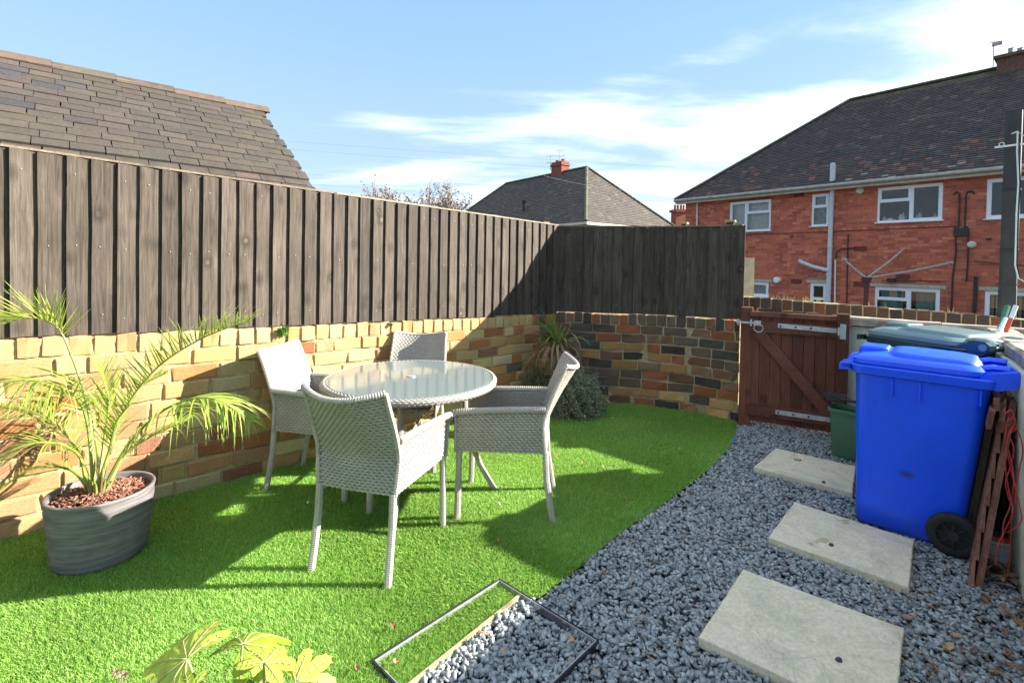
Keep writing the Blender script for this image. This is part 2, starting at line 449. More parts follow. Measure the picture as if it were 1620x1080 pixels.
def m_leaf(name, trans=0.4, rough=0.45, veins=False):
    t = MT(name); c = t.attr()
    c = t.scale(c, t.rng(t.noise(12, 4), 0.3, 0.7, 0.8, 1.2))
    t.fin(c, rough, t.noise(60, 3), 0.15, 0.002, spec=0.4)
    tr = t.n.new('ShaderNodeBsdfTranslucent'); t.l.new(c, tr.inputs[0])
    mx = t.n.new('ShaderNodeMixShader'); mx.inputs[0].default_value = trans
    t.l.new(t.b.outputs[0], mx.inputs[1]); t.l.new(tr.outputs[0], mx.inputs[2])
    t.l.new(mx.outputs[0], t.n['Material Output'].inputs['Surface'])
    return t.m
M_LEAF = m_leaf('leaf', 0.45); M_PALM = m_leaf('palm_leaf', 0.4); M_DEAD = m_leaf('dead_leaf', 0.15, 0.8)
M_STONE = simple('slate_chipping', (0.1, 0.1, 0.1), 0.7, 0.3, 60, 0.5, 0.35, base=lambda t: t.attr())
M_BED = simple('gravel_bed', (0.075, 0.076, 0.078), 0.95, 0.4, 60, 0.9)
M_TURFBASE = simple('turf_backing', (0.10, 0.25, 0.02), 0.95, 0.3, 60, 0.8)
M_EARTH = simple('earth', (0.10, 0.085, 0.06), 0.95, 0.3, 3, 0.5)
def m_rattan(name, c):
    t = MT(name); n = t.noise(90, 3); f = t.rng(t.noise(6, 3), 0.3, 0.7, 0.88, 1.12)
    cc = t.scale(t.mix(t.rng(n, 0.35, 0.65, 0, 1), c, tuple(x * 0.78 for x in c)), f)
    return t.fin(cc, 0.5, t.noise(250, 3, stretch=(1, 1, 1)), 0.15, 0.001, 0.45)
M_RATTAN = m_rattan('grey_rattan', (0.42, 0.375, 0.315))
M_RATTAND = m_rattan('rattan_dark', (0.16, 0.145, 0.13))  # darker rattan, shade of the weave gaps put into its colour
def m_glass_top():
    t = MT('smoked_glass_top'); t.fin((0.17, 0.215, 0.21), t.rng(t.noise(5, 5), .3, .7, .08, .13), spec=0.5)
    t.b.inputs['Coat Weight'].default_value = 0.35; t.b.inputs['Coat Roughness'].default_value = 0.10
    return t.m
M_GLASSTOP = m_glass_top()
def m_plastic(name, c, rough=0.35, mark=0.0):
    t = MT(name); n = t.noise(5, 5, 0.6)
    cc = t.scale(t.rgb(c), t.rng(n, 0.3, 0.7, 0.9, 1.08))
    cc = t.mix(t.math('MULTIPLY', t.ramp(t.noise(16, 6, 0.75), [(0.60, 0), (0.75, 1)]), 0.18), cc, tuple(min(1, x * 0.6 + 0.08) for x in c))
    return t.fin(cc, t.rng(t.noise(22, 5, 0.7), 0.3, 0.7, rough * 0.85, rough * 1.35), t.noise(220, 2), 0.05, 0.001, 0.5)
def m_bin():
    t = MT('blue_plastic'); n = t.noise(4, 5, 0.6)
    cc = t.scale(t.rgb((0.006, 0.090, 0.93)), t.rng(n, 0.3, 0.7, 0.90, 1.06))
    cc = t.mix(t.math('MULTIPLY', t.ramp(t.noise(30, 6, 0.8, (1, 1, .35)), [(0.62, 0), (0.72, 1)]), 0.20), cc, (0.22, 0.34, 0.75))
    cc = t.mix(t.math('MULTIPLY', t.ramp(t.noise(120, 3, 0.6, (1, 1, .2)), [(0.70, 0), (0.74, 1)]), 0.35), cc, (0.35, 0.45, 0.8))
    vd = t.n.new('ShaderNodeVectorMath'); vd.operation = 'DISTANCE'; mp = t.n.new('ShaderNodeMapping'); mp.inputs['Scale'].default_value = (1, 1, 1.8)
    t.l.new(t.tc.outputs['Object'], mp.inputs[0]); t.l.new(mp.outputs[0], vd.inputs[0]); vd.inputs[1].default_value = (0.00, -0.23, 0.36 * 1.8)
    cc = t.mix(t.math('MULTIPLY', t.ramp(vd.outputs['Value'], [(0.01, 1), (0.05, 0)]), 0.75), cc, (0.02, 0.02, 0.05))
    sp = t.n.new('ShaderNodeSeparateXYZ'); t.l.new(t.tc.outputs['Object'], sp.inputs[0])
    dirt = t.math('MULTIPLY', t.rng(sp.outputs[2], 0.0, 0.16, 1, 0), t.rng(t.noise(12, 6, .75), .35, .62, 0, 1), True)
    cc = t.mix(t.math('MULTIPLY', dirt, 0.45), cc, (0.10, 0.10, 0.11))
    return t.fin(cc, t.rng(t.noise(22, 5, 0.7), 0.3, 0.7, 0.28, 0.46), t.noise(220, 2), 0.05, 0.001, 0.5)
M_BLUE = m_bin()
M_DGREY = m_plastic('black_green_plastic', (0.022, 0.052, 0.052), 0.14)
M_GREEN = m_plastic('green_plastic', (0.06, 0.16, 0.085), 0.5)
M_LIDG = m_plastic('sky_pale_lid', (0.17, 0.235, 0.235), 0.2)  # sky reflection put into the lid colour, paler than the body
M_BLACK = simple('black_rubber', (0.022, 0.022, 0.022), 0.7, 0.3, 30, 0.3)
M_BLACKP = simple('black_plastic', (0.03, 0.03, 0.033), 0.45, 0.2, 20, 0.1)
M_GALV = simple('galvanised_steel', (0.50, 0.50, 0.48), 0.5, 0.25, 25, 0.2, 0.5, 0.25)
M_STEEL = simple('tray_steel', (0.45, 0.46, 0.47), 0.4, 0.2, 25, 0.1, 0.5, 0.5)
M_DARKEDGE = simple('dark_trim', (0.03, 0.028, 0.035), 0.5, 0.2, 25, 0.2)
M_UPVC = simple('white_upvc', (0.76, 0.78, 0.80), 0.35, 0.04, 8, 0.03, 0.5)
M_PIPEW = simple('pale_grey_pipe', (0.55, 0.57, 0.60), 0.5, 0.15, 12, 0.1)
M_FASCIA = simple('cream_fascia', (0.55, 0.51, 0.42), 0.6, 0.2, 6, 0.2)
M_GUTTER = simple('grey_gutter', (0.36, 0.34, 0.30), 0.6, 0.3, 8, 0.2)
M_LINTEL = simple('lintel_stone', (0.46, 0.39, 0.30), 0.9, 0.25, 12, 0.4)
M_POLE = simple('dark_pole', (0.042, 0.045, 0.045), 0.6, 0.3, 8, 0.3)
def m_pot():
    t = MT('grey_planter_resin'); b = t.noise(90, 4, 0.6, (0.06, 0.06, 1.0)); n = t.noise(5, 4)
    c = t.mix(t.rng(b, 0.35, 0.65, 0, 1), (0.108, 0.096, 0.096), (0.205, 0.184, 0.184))
    c = t.scale(c, t.rng(n, 0.3, 0.7, 0.8, 1.2)); c = t.mix(t.ramp(t.noise(150, 2), [(0.68, 0), (0.72, 0.5)]), c, (0.3, 0.3, 0.3))
    return t.fin(c, 0.65, b, 0.45, 0.004, 0.35)
M_POT = m_pot()
M_BARK = simple('bark_chips', (0.20, 0.09, 0.05), 0.9, 0.4, 60, 0.5, base=lambda t: t.attr())
M_SOIL = simple('soil', (0.035, 0.022, 0.014), 0.95, 0.4, 50, 0.9)
M_TWIG = simple('twig', (0.20, 0.16, 0.13), 0.9, 0.3, 30, 0.4)
M_TERRA = simple('terracotta', (0.36, 0.12, 0.07), 0.85, 0.2, 15, 0.3)
M_REDCORD = simple('red_cord', (0.42, 0.035, 0.025), 0.5, 0.1, 30, 0.1)
M_REDP = simple('orange_red_paint', (0.62, 0.09, 0.03), 0.45, 0.15, 20, 0.1)
M_GREENP = simple('green_paint', (0.05, 0.20, 0.12), 0.45, 0.15, 20, 0.1)
M_NAVY = simple('navy_paint', (0.02, 0.035, 0.12), 0.45, 0.15, 20, 0.1)
M_WHITE = simple('white_paint', (0.75, 0.75, 0.72), 0.5, 0.08, 20, 0.1)
M_PRINT = simple('grey_print', (0.16, 0.16, 0.17), 0.6, 0.05, 20, 0.0)
M_WIRE = simple('wire', (0.25, 0.26, 0.28), 0.6, 0.1, 20, 0.0)
M_WIREW = simple('white_wire', (0.6, 0.72, 0.66), 0.6, 0.1, 20, 0.0)
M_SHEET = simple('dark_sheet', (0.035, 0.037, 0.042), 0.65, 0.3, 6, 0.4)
def m_window():
    t = MT('window_glass'); t.fin((0.02, 0.025, 0.03), 0.02, spec=0.5)
    tr = t.n.new('ShaderNodeBsdfTransparent'); mx = t.n.new('ShaderNodeMixShader')
    fr = t.n.new('ShaderNodeFresnel'); fr.inputs[0].default_value = 1.5
    gl = t.n.new('ShaderNodeBsdfGlossy'); gl.inputs['Roughness'].default_value = 0.02
    t.l.new(t.math('ADD', fr.outputs[0], 0.03, True), mx.inputs[0])
    t.l.new(tr.outputs[0], mx.inputs[1]); t.l.new(gl.outputs[0], mx.inputs[2])
    t.l.new(mx.outputs[0], t.n['Material Output'].inputs['Surface'])
    return t.m
M_PANE = m_window()
M_ROOM = simple('dim_room', (0.035, 0.038, 0.04), 0.9, 0.3, 3, 0.0)
M_CURT = simple('grey_curtain', (0.45, 0.48, 0.50), 0.9, 0.12, 6, 0.1)
M_TEAL = simple('teal_curtain', (0.14, 0.36, 0.33), 0.9, 0.12, 6, 0.1)
# ------------------------------------------------------------------ plan of the yard (metres, camera over the origin)
def P2(px, py): v = G(px, py); return Vector((v.x, v.y))
W0 = P2(0, 855)                               # foot of the long wall at the left edge of the picture
WC = P2(878, 628)                             # inner corner
WD = (WC - W0).normalized()                   # along the long wall
WN = Vector((WD.y, -WD.x))                    # towards the yard
WS = W0 - WD * 1.3                            # it goes on out of frame
BACK = [WC, P2(948, 635.5), P2(1010, 640), P2(1096, 651.5), P2(1166, 667)]
GL = P2(1182, 672); GR = P2(1322, 694)        # gate line
GD = (GR - GL).normalized(); GN = Vector((GD.y, -GD.x))
SW0 = P2(1622, 962); SW1 = P2(1592, 884)
SD = (SW1 - SW0).normalized()
def isect(p, d, q, e):
    den = d.x * e.y - d.y * e.x
    t = ((q.x - p.x) * e.y - (q.y - p.y) * e.x) / den
    return p + d * t
RW0 = GR + GD * 0.06                          # rendered wall starts at the gate post
RD = Vector((0.745, -0.667))
CORNER = isect(RW0, RD, SW0, SD)
def V3(p, z=0.0): return Vector((p[0], p[1], z))

# ground sheets
g = MB(); g.add([(-400, -200, -0.10), (400, -200, -0.10), (400, 600, -0.10), (-400, 600, -0.10)], [(0, 1, 2, 3)])
g.build('ground', M_EARTH, kind='structure')
# ------------------------------------------------------------------ metal tray frame in the lawn
T1 = P2(790, 923); T2 = P2(943, 1019); T4 = P2(593, 1051)
T3 = T2 + (T4 - T1)
TD1 = P2(820, 946); TD2 = P2(655, 1080)
tdir = (TD2 - TD1).normalized()
TDA = isect(TD1, tdir, T1, (T2 - T1).normalized()); TDB = isect(TD1, tdir, T4, (T3 - T4).normalized())

EDGE = [(1165, 670), (1163, 688), (1150, 712), (1130, 733), (1102, 757), (1070, 781), (1040, 802), (1000, 829), (968, 853), (930, 883), (905, 905), (880, 924), (853, 944)]
LEDGE = [P2(*e) for e in EDGE]
LAWN = [BACK[4] + Vector((0, 0))] + LEDGE + [P2(826, 944), T1, T4, T4 + (T3 - T4) * 0.98, Vector((-0.55, 0.9)), Vector((-1.4, 0.4)), Vector((-4.0, 0.4)), WS] + [WC] + BACK[1:4]
def inpoly(x, y, poly):
    px = np.array([p[0] for p in poly]); py = np.array([p[1] for p in poly])
    ins = np.zeros(len(x), bool); j = len(poly) - 1
    for i in range(len(poly)):
        c = ((py[i] > y) != (py[j] > y)) & (x < (px[j] - px[i]) * (y - py[i]) / (py[j] - py[i] + 1e-12) + px[i])
        ins ^= c; j = i
    return ins
def flat(name, poly, z, mat, kind='structure'):
    me = bpy.data.meshes.new(name); me.from_pydata([(p[0], p[1], z) for p in poly], [], [tuple(range(len(poly)))])
    me.materials.append(mat); o = bpy.data.objects.new(name, me); COL.objects.link(o); tag(o, kind=kind)
    if me.polygons[0].normal.z < 0: me.flip_normals()
    return o
flat('lawn_base', LAWN, -0.004, M_TURFBASE)
GRAVEL = LEDGE + [P2(826, 944), T1, T4, T3 + (T4 - T1) * 0.3, Vector((-0.7, 0.8)), Vector((0.2, -0.4)), SW0 - SD * 3.0, CORNER, RW0, GR, GR + GN * -0.9, GL + GN * -0.9, GL]
flat('gravel_bed', GRAVEL, -0.030, M_BED)

# ------------------------------------------------------------------ artificial grass, blade by blade
def blades(region, n, name, z=0.0, label=None, parent=None, hscale=1.0, exclude=None):
    xs = np.array([p[0] for p in region]); ys = np.array([p[1] for p in region])
    x0, x1, y0, y1 = xs.min(), xs.max(), max(ys.min(), 1.0), ys.max()
    X = []; Y = []
    got = 0
    while got < n:
        m = n * 2
        x = rng.uniform(x0, x1, m); y = rng.uniform(y0, y1, m)
        d = np.maximum(y, 1.6)
        keep = rng.uniform(0, 1, m) < np.minimum(1, (1.9 / d) ** 1.25)
        keep &= np.abs(x) < 1.12 * y + 0.35
        keep &= inpoly(x, y, region)
        if exclude is not None: keep &= ~inpoly(x, y, exclude)
        X.append(x[keep]); Y.append(y[keep]); got += keep.sum()
    x = np.concatenate(X)[:n]; y = np.concatenate(Y)[:n]
    d = np.maximum(y, 1.6)
    w = rng.uniform(0.0012, 0.0021, n) * np.maximum(1, (d / 1.9) ** 0.8)
    h = rng.uniform(0.010, 0.022, n) * hscale
    # patches where the pile is brushed one way
    fld = np.sin(x * 3.1 + np.sin(y * 2.3) * 1.7) + np.cos(y * 4.2 + x * 1.3)
    th = rng.uniform(0, 2 * np.pi, n)
    lean = rng.uniform(0.1, 1.1, n) * h
    lx = np.cos(th) * lean + 0.006 * np.cos(fld); ly = np.sin(th) * lean - 0.010 + 0.006 * np.sin(fld)
    a = rng.uniform(0, np.pi, n); wx = np.cos(a) * w; wy = np.sin(a) * w
    V = np.zeros((n, 3, 3))
    V[:, 0] = np.stack([x - wx, y - wy, np.full(n, z - 0.003)], 1)
    V[:, 1] = np.stack([x + wx, y + wy, np.full(n, z - 0.003)], 1)
    V[:, 2] = np.stack([x + lx, y + ly, z + h], 1)
    pal = np.array([(0.340, 0.580, 0.110), (0.250, 0.510, 0.090), (0.440, 0.640, 0.150), (0.560, 0.690, 0.230), (0.66, 0.66, 0.36)])
    ci = rng.choice(5, n, p=[0.34, 0.27, 0.22, 0.12, 0.05])
    c = pal[ci] * rng.uniform(0.8, 1.2, (n, 1))
    F = np.arange(n * 3).reshape(n, 3)
    return npmesh(name, V.reshape(-1, 3), F, c, M_GRASS, kind='stuff', label=label)
blades(LAWN, 640000, 'lawn_grass', label='bright green artificial grass of the lawn')

# ------------------------------------------------------------------ slate chippings
def stones(region, n, name, z0, smin, smax, label, excl=()):
    xs = np.array([p[0] for p in region]); ys = np.array([p[1] for p in region])
    x0, x1, y0, y1 = xs.min(), xs.max(), max(ys.min(), 1.15), ys.max()
    X = []; Y = []; got = 0
    while got < n:
        x = rng.uniform(x0, x1, n * 2); y = rng.uniform(y0, y1, n * 2)
        keep = inpoly(x, y, region) & (np.abs(x) < 1.12 * y + 0.3)
        for e in excl: keep &= ~inpoly(x, y, e)
        X.append(x[keep]); Y.append(y[keep]); got += keep.sum()
    x = np.concatenate(X)[:n]; y = np.concatenate(Y)[:n]
    cube = np.array([(i, j, k) for k in (-1, 1) for j in (-1, 1) for i in (-1, 1)], float)
    fc = np.array([(0, 2, 3), (0, 3, 1), (4, 5, 7), (4, 7, 6), (0, 1, 5), (0, 5, 4), (2, 6, 7), (2, 7, 3), (0, 4, 6), (0, 6, 2), (1, 3, 7), (1, 7, 5)])
    s = rng.uniform(smin, smax, n) * rng.choice([0.5, 0.7, 0.9, 1.0], n)
    V = cube[None] * (1 + rng.uniform(-0.50, 0.28, (n, 8, 3)))
    V *= np.stack([s * rng.uniform(0.8, 1.25, n), s * rng.uniform(0.55, 0.85, n), s * rng.uniform(0.28, 0.55, n)], 1)[:, None]
    a = rng.uniform(0, 2 * np.pi, n); t1 = rng.normal(0, 0.42, n); t2 = rng.normal(0, 0.42, n)
    def rot(V, ax, an):
        c, s_ = np.cos(an)[:, None], np.sin(an)[:, None]
        i, j = [(1, 2), (2, 0), (0, 1)][ax]
        A = V[:, :, i] * c - V[:, :, j] * s_; B = V[:, :, i] * s_ + V[:, :, j] * c
        V = V.copy(); V[:, :, i] = A; V[:, :, j] = B; return V
    V = rot(rot(rot(V, 0, t1), 1, t2), 2, a)
    V[:, :, 0] += x[:, None]; V[:, :, 1] += y[:, None]; V[:, :, 2] += (z0 + rng.uniform(-0.006, 0.010, n))[:, None]
    F = (fc[None] + (np.arange(n) * 8)[:, None, None]).reshape(-1, 3)
    pal = np.array([(0.315, 0.335, 0.338), (0.265, 0.285, 0.290), (0.37, 0.388, 0.386), (0.33, 0.342, 0.335), (0.20, 0.212, 0.218), (0.38, 0.28, 0.23)])
    c = pal[rng.choice(6, n, p=[0.34, 0.26, 0.16, 0.13, 0.10, 0.01])] * rng.uniform(0.8, 1.25, (n, 1))
    return npmesh(name, V.reshape(-1, 3), F, np.repeat(c, 12, 0), M_STONE, kind='stuff', label=label)
TRAYG = [TDA, T2, T3, TDB]; TRAYALL = [T1, T2, T3, T4]
stones(GRAVEL, 30000, 'gravel', -0.010, 0.0095, 0.0165, 'loose blue-grey slate chippings', (TRAYALL,))
stones(GRAVEL, 12000, 'gravel', -0.024, 0.012, 0.018, 'loose blue-grey slate chippings', (TRAYALL,))
flat('ground_patch', GRAVEL, -0.034, M_BED)

# tray
tray = empty('recessed_tray', V3(T1, 0), 'recessed metal frame set in the lawn edge, part turf and part chippings', 'drain cover')
flat_tray = MB()
def bar(a, b, z0, z1, w, off=0.0, up=Vector((0, 0, 1))):
    """upright strip along a-b"""
    a = V3(a); b = V3(b); d = (b - a).normalized(); n = Vector((-d.y, d.x, 0))
    m = MB(); c = (a + b) / 2 + n * off + Vector((0, 0, (z0 + z1) / 2))
    m.box(c, d * ((b - a).length / 2), n * (w / 2), Vector((0, 0, (z1 - z0) / 2))); return m
cen = (T1 + T2 + T3 + T4) / 4
for a, b in ((T1, T2), (T2, T3), (T4, T3), (T1, T4)):
    d = (b - a).normalized(); n = Vector((-d.y, d.x)); s_ = -1 if (cen - a).dot(n) > 0 else 1
    bar(a - d * 0.008, b + d * 0.008, -0.05, 0.019, 0.003, off=s_ * 0.0075).build('outer_rim', M_DARKEDGE, tray)
    bar(a, b, -0.05, 0.018, 0.003, off=0.0).build('inner_rim', M_STEEL, tray)
    bar(a, b, -0.05, 0.004, 0.006, off=s_ * 0.004).build('rim_channel', M_DARKEDGE, tray)
bar(TDA, TDB, -0.04, 0.012, 0.014).build('wooden_divider', M_PALEWOOD, tray)
k = (T2 - T1).normalized()
pk = T1 + (T2 - T1) * 0.62
mm_ = MB(); mm_.box(V3(pk - Vector((k.y, -k.x)) * -0.02, 0.0), V3(k * 0.075), V3(Vector((k.y, -k.x)) * 0.012), (0, 0, 0.014)); mm_.build('lifting_bracket', M_DARKEDGE, tray)
flat('tray_floor', [T1, T2, T3, T4], -0.028, M_BED)
TRAYT = [T1, TDA, TDB, T4]
blades(TRAYT, 16000, 'tray_turf', z=-0.004, label='strip of artificial grass inside the metal tray')
flat('tray_turf_base', TRAYT, -0.012, M_TURFBASE)
stones(TRAYG, 1500, 'tray_gravel', -0.004, 0.0095, 0.0160, 'grey chippings filling the metal tray')
stones(TRAYG, 600, 'tray_gravel', -0.018, 0.012, 0.017, 'grey chippings filling the metal tray')

# ------------------------------------------------------------------ stone slabs
def slab(corners, label, z=0.032, th=0.042):
    c = [V3(G(*q, z)) for q in corners]
    for q in c: q.z = z
    cc = sum(c, Vector()) / 4
    m = MB(); N = 14
    # top outline with slightly riven edges
    ring = []
    for i in range(4):
        a, b = c[i], c[(i + 1) % 4]
        for j in range(N):
            p = a.lerp(b, j / N)
            p += (cc - p).normalized() * random.uniform(0, 0.004)
            ring.append(p)
    top = [p + (cc - p).normalized() * 0.004 for p in ring]
    m.loft([[p - Vector((0, 0, th)) for p in ring], [p - Vector((0, 0, 0.004)) for p in ring], top], (True, True))
    o = m.build('paving_slab', M_SLAB, loc=(cc.x, cc.y, z - th), label=label, cat='paving slab', group='stone slabs laid in the gravel')
    return o
s3c = [(1175, 899), (1431, 993), (1420, 1105), (1103, 1006)]
s3far = [(1178, 900), (1430, 993), (1423, 1180), (1104, 1006)]
# nearest slab: complete the rectangle from its two visible sides
a_ = G(1175, 899, .032); b_ = G(1431, 993, .032); d_ = G(1104, 1006, .032)
e_ = b_ + (d_ - a_)
slab_pts = [a_, b_, e_, d_]
def slabw(pts, label):
    global G
    G_ = G; G = lambda x, y, z=0: Vector((x, y, z))
    r = slab([(p.x, p.y) for p in pts], label); G = G_; return r
slabw(slab_pts, 'large buff stone slab in the foreground, nearest of the three stepping slabs')
slab([(1256, 793), (1447, 853), (1438, 928), (1215, 849)], 'buff stone slab beside the wheel of the blue bin, middle of three')
slab([(1227, 708), (1354, 737), (1349, 779), (1192, 738)], 'farthest stone slab, brown stain on it, running up behind the blue bin')

# ------------------------------------------------------------------ brick shapes (shared meshes)
def brick_mesh(name, mat, bev=0.075, rough=0.06, n=12):
    out = []
    for i in range(n):
        def j(a=rough): return random.uniform(-a, a)
        by = bev * 0.9
        # unit brick: x -0.5..0.5, z -0.5..0.5, front at y=-0.5
        back = [(-.5, .5, -.5), (.5, .5, -.5), (.5, .5, .5), (-.5, .5, .5)]
        mid = [(-.5 + j(.015), -.40, -.5 + j(.05)), (j(.1), -.40, -.5 + j(.05)), (.5 + j(.015), -.40, -.5 + j(.05)), (.5 + j(.015), -.40, .5 + j(.05)), (j(.1), -.40, .5 + j(.05)), (-.5 + j(.015), -.40, .5 + j(.05))]
        fr = [(-.5 + bev * .45 + j(.01), -.5 + j(), -.5 + by + j(.03)), (j(.1), -.5 + j(), -.5 + by + j(.03)), (.5 - bev * .45 + j(.01), -.5 + j(), -.5 + by + j(.03)),
              (.5 - bev * .45 + j(.01), -.5 + j(), .5 - by + j(.03)), (j(.1), -.5 + j(), .5 - by + j(.03)), (-.5 + bev * .45 + j(.01), -.5 + j(), .5 - by + j(.03))]
        m = MB(); m.add(back + mid + fr, [(0, 3, 2, 1), (0, 1, 6, 5, 4), (1, 2, 7, 6), (2, 3, 9, 8, 7), (3, 0, 4, 9),
            (4, 5, 11, 10), (5, 6, 12, 11), (6, 7, 13, 12), (7, 8, 14, 13), (8, 9, 15, 14), (9, 4, 10, 15), (10, 11, 14, 15), (11, 12, 13, 14)])
        out.append(m.mesh(name, mat))
    return out
BR = brick_mesh('brick', M_BRICK); BRD = brick_mesh('brick', M_BRICKD); BRF = brick_mesh('brick', M_BRICKF, 0.05, 0.02, 6)

def path_at(path, s):
    """point, direction on a 2-D polyline"""
    for a, b in zip(path, path[1:]):
        L = (b - a).length
        if s <= L or b is path[-1]:
            d = (b - a).normalized(); return a + d * s, d
        s -= L
def plen(path): return sum((b - a).length for a, b in zip(path, path[1:]))
def wob(x, y): return math.sin(x * 7.3 + y * 3.1) * 0.5 + math.sin(x * 19.1 - y * 13.7) * 0.3 + math.sin(x * 43 + y * 37) * 0.2

def brick_wall(path, zt, courses, pal, root, meshes, mortar, side, depth=0.11, sold=0.115, st=0.238, z0=-0.01, pitch=0.103, smin=None, core_z=None, mort_out=0.0, maxn=300, solddrop=0.0):
    """zt(s): top height. side: +1 yard is to the right of the path direction"""
    L = plen(path); n = 0
    for row in range(courses):
        s = -random.uniform(0, st) if row % 2 else -random.uniform(0, st) * 0.4
        while s < L - 0.01:
            ln = st * random.uniform(0.92, 1.08) if random.random() > 0.16 else st * 0.52
            a = max(s, 0.0); b = min(s + ln, L)
            s += ln + 0.012
            if b - a < 0.035: continue
            c = (a + b) / 2
            if smin is not None and b < smin: continue
            p, d = path_at(path, c); nn = Vector((d.y, -d.x)) * side
            top = zt(c) - sold; ch = (top - z0) / courses
            z = z0 + ch * (row + 0.5) + 0.006 * wob(c * 0.6, row * 3.0)
            tx = Vector((d.x, d.y, 0)); ty = -V3(nn)
            tilt = random.uniform(-0.012, 0.012)
            tz = Vector((0, 0, 1)) + tx * tilt; tx = tx - Vector((0, 0, 1)) * tilt
            out = random.uniform(-0.002, 0.005)
            if tx.cross(ty).z < 0: tx = -tx
            inst('brick', random.choice(meshes), root, V3(p + nn * (out - depth / 2), z), basis(tx, ty, tz), ((b - a), depth, ch - random.uniform(0.010, 0.016)), jit(pal(c, z), 0.14)); n += 1
    s = 0.0
    while s < L - 0.03:
        w = pitch * random.uniform(0.9, 1.1); w = min(w, L - s)
        c = s + w / 2; s += w
        if smin is not None and s < smin: continue
        p, d = path_at(path, c); nn = Vector((d.y, -d.x)) * side
        hh = sold * random.uniform(0.88, 1.0)
        tx = Vector((d.x, d.y, 0)); ty = -V3(nn); tilt = random.uniform(-0.03, 0.03)
        tz = Vector((0, 0, 1)) + tx * tilt; tx = tx - Vector((0, 0, 1)) * tilt
        if tx.cross(ty).z < 0: tx = -tx
        inst('brick', random.choice(meshes), root, V3(p + nn * (random.uniform(-0.004, 0.006) - depth / 2), zt(c) - sold + hh / 2 - solddrop), basis(tx, ty, tz), (w - 0.013, depth, hh), jit(pal(c, zt(c)), 0.16)); n += 1
    # mortar, bulging between the bricks
    m = MB(); NS = int(L / 0.022); NZ = 44
    base = 0
    for i in range(NS + 1):
        sc = L * i / NS; p, d = path_at(path, min(sc, L - 1e-4)); nn = Vector((d.y, -d.x)) * side; t = zt(sc) - 0.012
        for k in range(NZ + 1):
            z = -0.03 + (t + 0.03) * k / NZ
            q = p + nn * (-0.0098 + mort_out + 0.0036 * wob(sc * 2.1, z * 9) + random.uniform(-0.0015, 0.0015))
            m.v.append((q.x, q.y, z)); m.n += 1
    for i in range(NS):
        for k in range(NZ):
            a = i * (NZ + 1) + k; f = (a, a + NZ + 1, a + NZ + 2, a + 1)
            m.f.append(f if side < 0 else f[::-1])
    # back and top closing the wall body
    bk = []
    for i in range(NS + 1):
        sc = L * i / NS; p, d = path_at(path, min(sc, L - 1e-4)); nn = Vector((d.y, -d.x)) * side
        q = p - nn * 0.20; q1 = p + nn * (-0.009 + mort_out); t = zt(sc) - 0.012
        bk.append([Vector((q1.x, q1.y, t)), Vector((q.x, q.y, t)), Vector((q.x, q.y, -0.03))])
    for i in range(NS):
        for k in range(2): m.quad(bk[i][k], bk[i + 1][k], bk[i + 1][k + 1], bk[i][k + 1])
    for e in (0, NS):
        p = bk[e]; m.quad(p[0], p[1], p[2], Vector((p[0].x, p[0].y, -0.03)))
    m.build('mortar', mortar, root)
    return n

YEL = [(0.47, 0.33, 0.15), (0.50, 0.34, 0.14), (0.52, 0.38, 0.19), (0.47, 0.28, 0.12), (0.50, 0.28, 0.14), (0.46, 0.32, 0.16), (0.53, 0.40, 0.24), (0.46, 0.23, 0.115), (0.34, 0.18, 0.10)]
RED = [(0.38, 0.13, 0.055), (0.34, 0.11, 0.05), (0.42, 0.17, 0.065), (0.44, 0.22, 0.09), (0.27, 0.105, 0.065), (0.12, 0.08, 0.065)]
DRK = [(0.072, 0.060, 0.060), (0.095, 0.070, 0.062), (0.062, 0.058, 0.064), (0.16, 0.075, 0.055), (0.13, 0.085, 0.065), (0.27, 0.085, 0.045), (0.30, 0.16, 0.07), (0.20, 0.12, 0.08), (0.11, 0.085, 0.07)]
L_left = (WC - WS).length
def pal_left(s, z):
    f = s / L_left
    if z > 0.86 and f < 0.93: return random.choice(YEL[:6])
    r = random.random()
    if f > 0.80: return random.choice(RED) if r < 0.78 else random.choice(YEL)
    if f > 0.62: return random.choice(RED[:4]) if r < 0.42 else random.choice(YEL)
    return random.choice(YEL + YEL[4:8]) if r < 0.76 else random.choice(RED[:5])
def pal_back(s, z):
    if random.random() < 0.14: return (0.055, 0.043, 0.038)
    if z < 0.22 and random.random() < 0.45: return random.choice([(0.48, 0.28, 0.12), (0.44, 0.22, 0.10)])
    return tuple(c * k_ for c, k_ in zip(random.choice(DRK + [DRK[3], DRK[5], DRK[7], DRK[6], DRK[8]]), (1.15, 1.08, 1.0)))
def zt_left(s):
    return 1.06 - 0.115 * max(0, min(1, (s - 1.3) / (L_left - 1.3))) + 0.004 * wob(s, 1)
def zt_back(s): return 0.968 + 0.02 * s / 1.75 + 0.003 * wob(s, 2)
wl_root = empty('garden_wall', V3(W0), 'long low wall of yellow and orange old bricks under the left fence', 'wall', rz=0)
nL = brick_wall([WS, WC], zt_left, 9, pal_left, wl_root, BR, M_MORTAR, 1, smin=0.55)
wb_root = empty('garden_wall', V3(WC), 'low wall of dark blue-brown bricks curving from the corner to the gate', 'wall')
nB = brick_wall(BACK, zt_back, 9, pal_back, wb_root, BRD, M_MORTARD, 1, st=0.24, pitch=0.098)

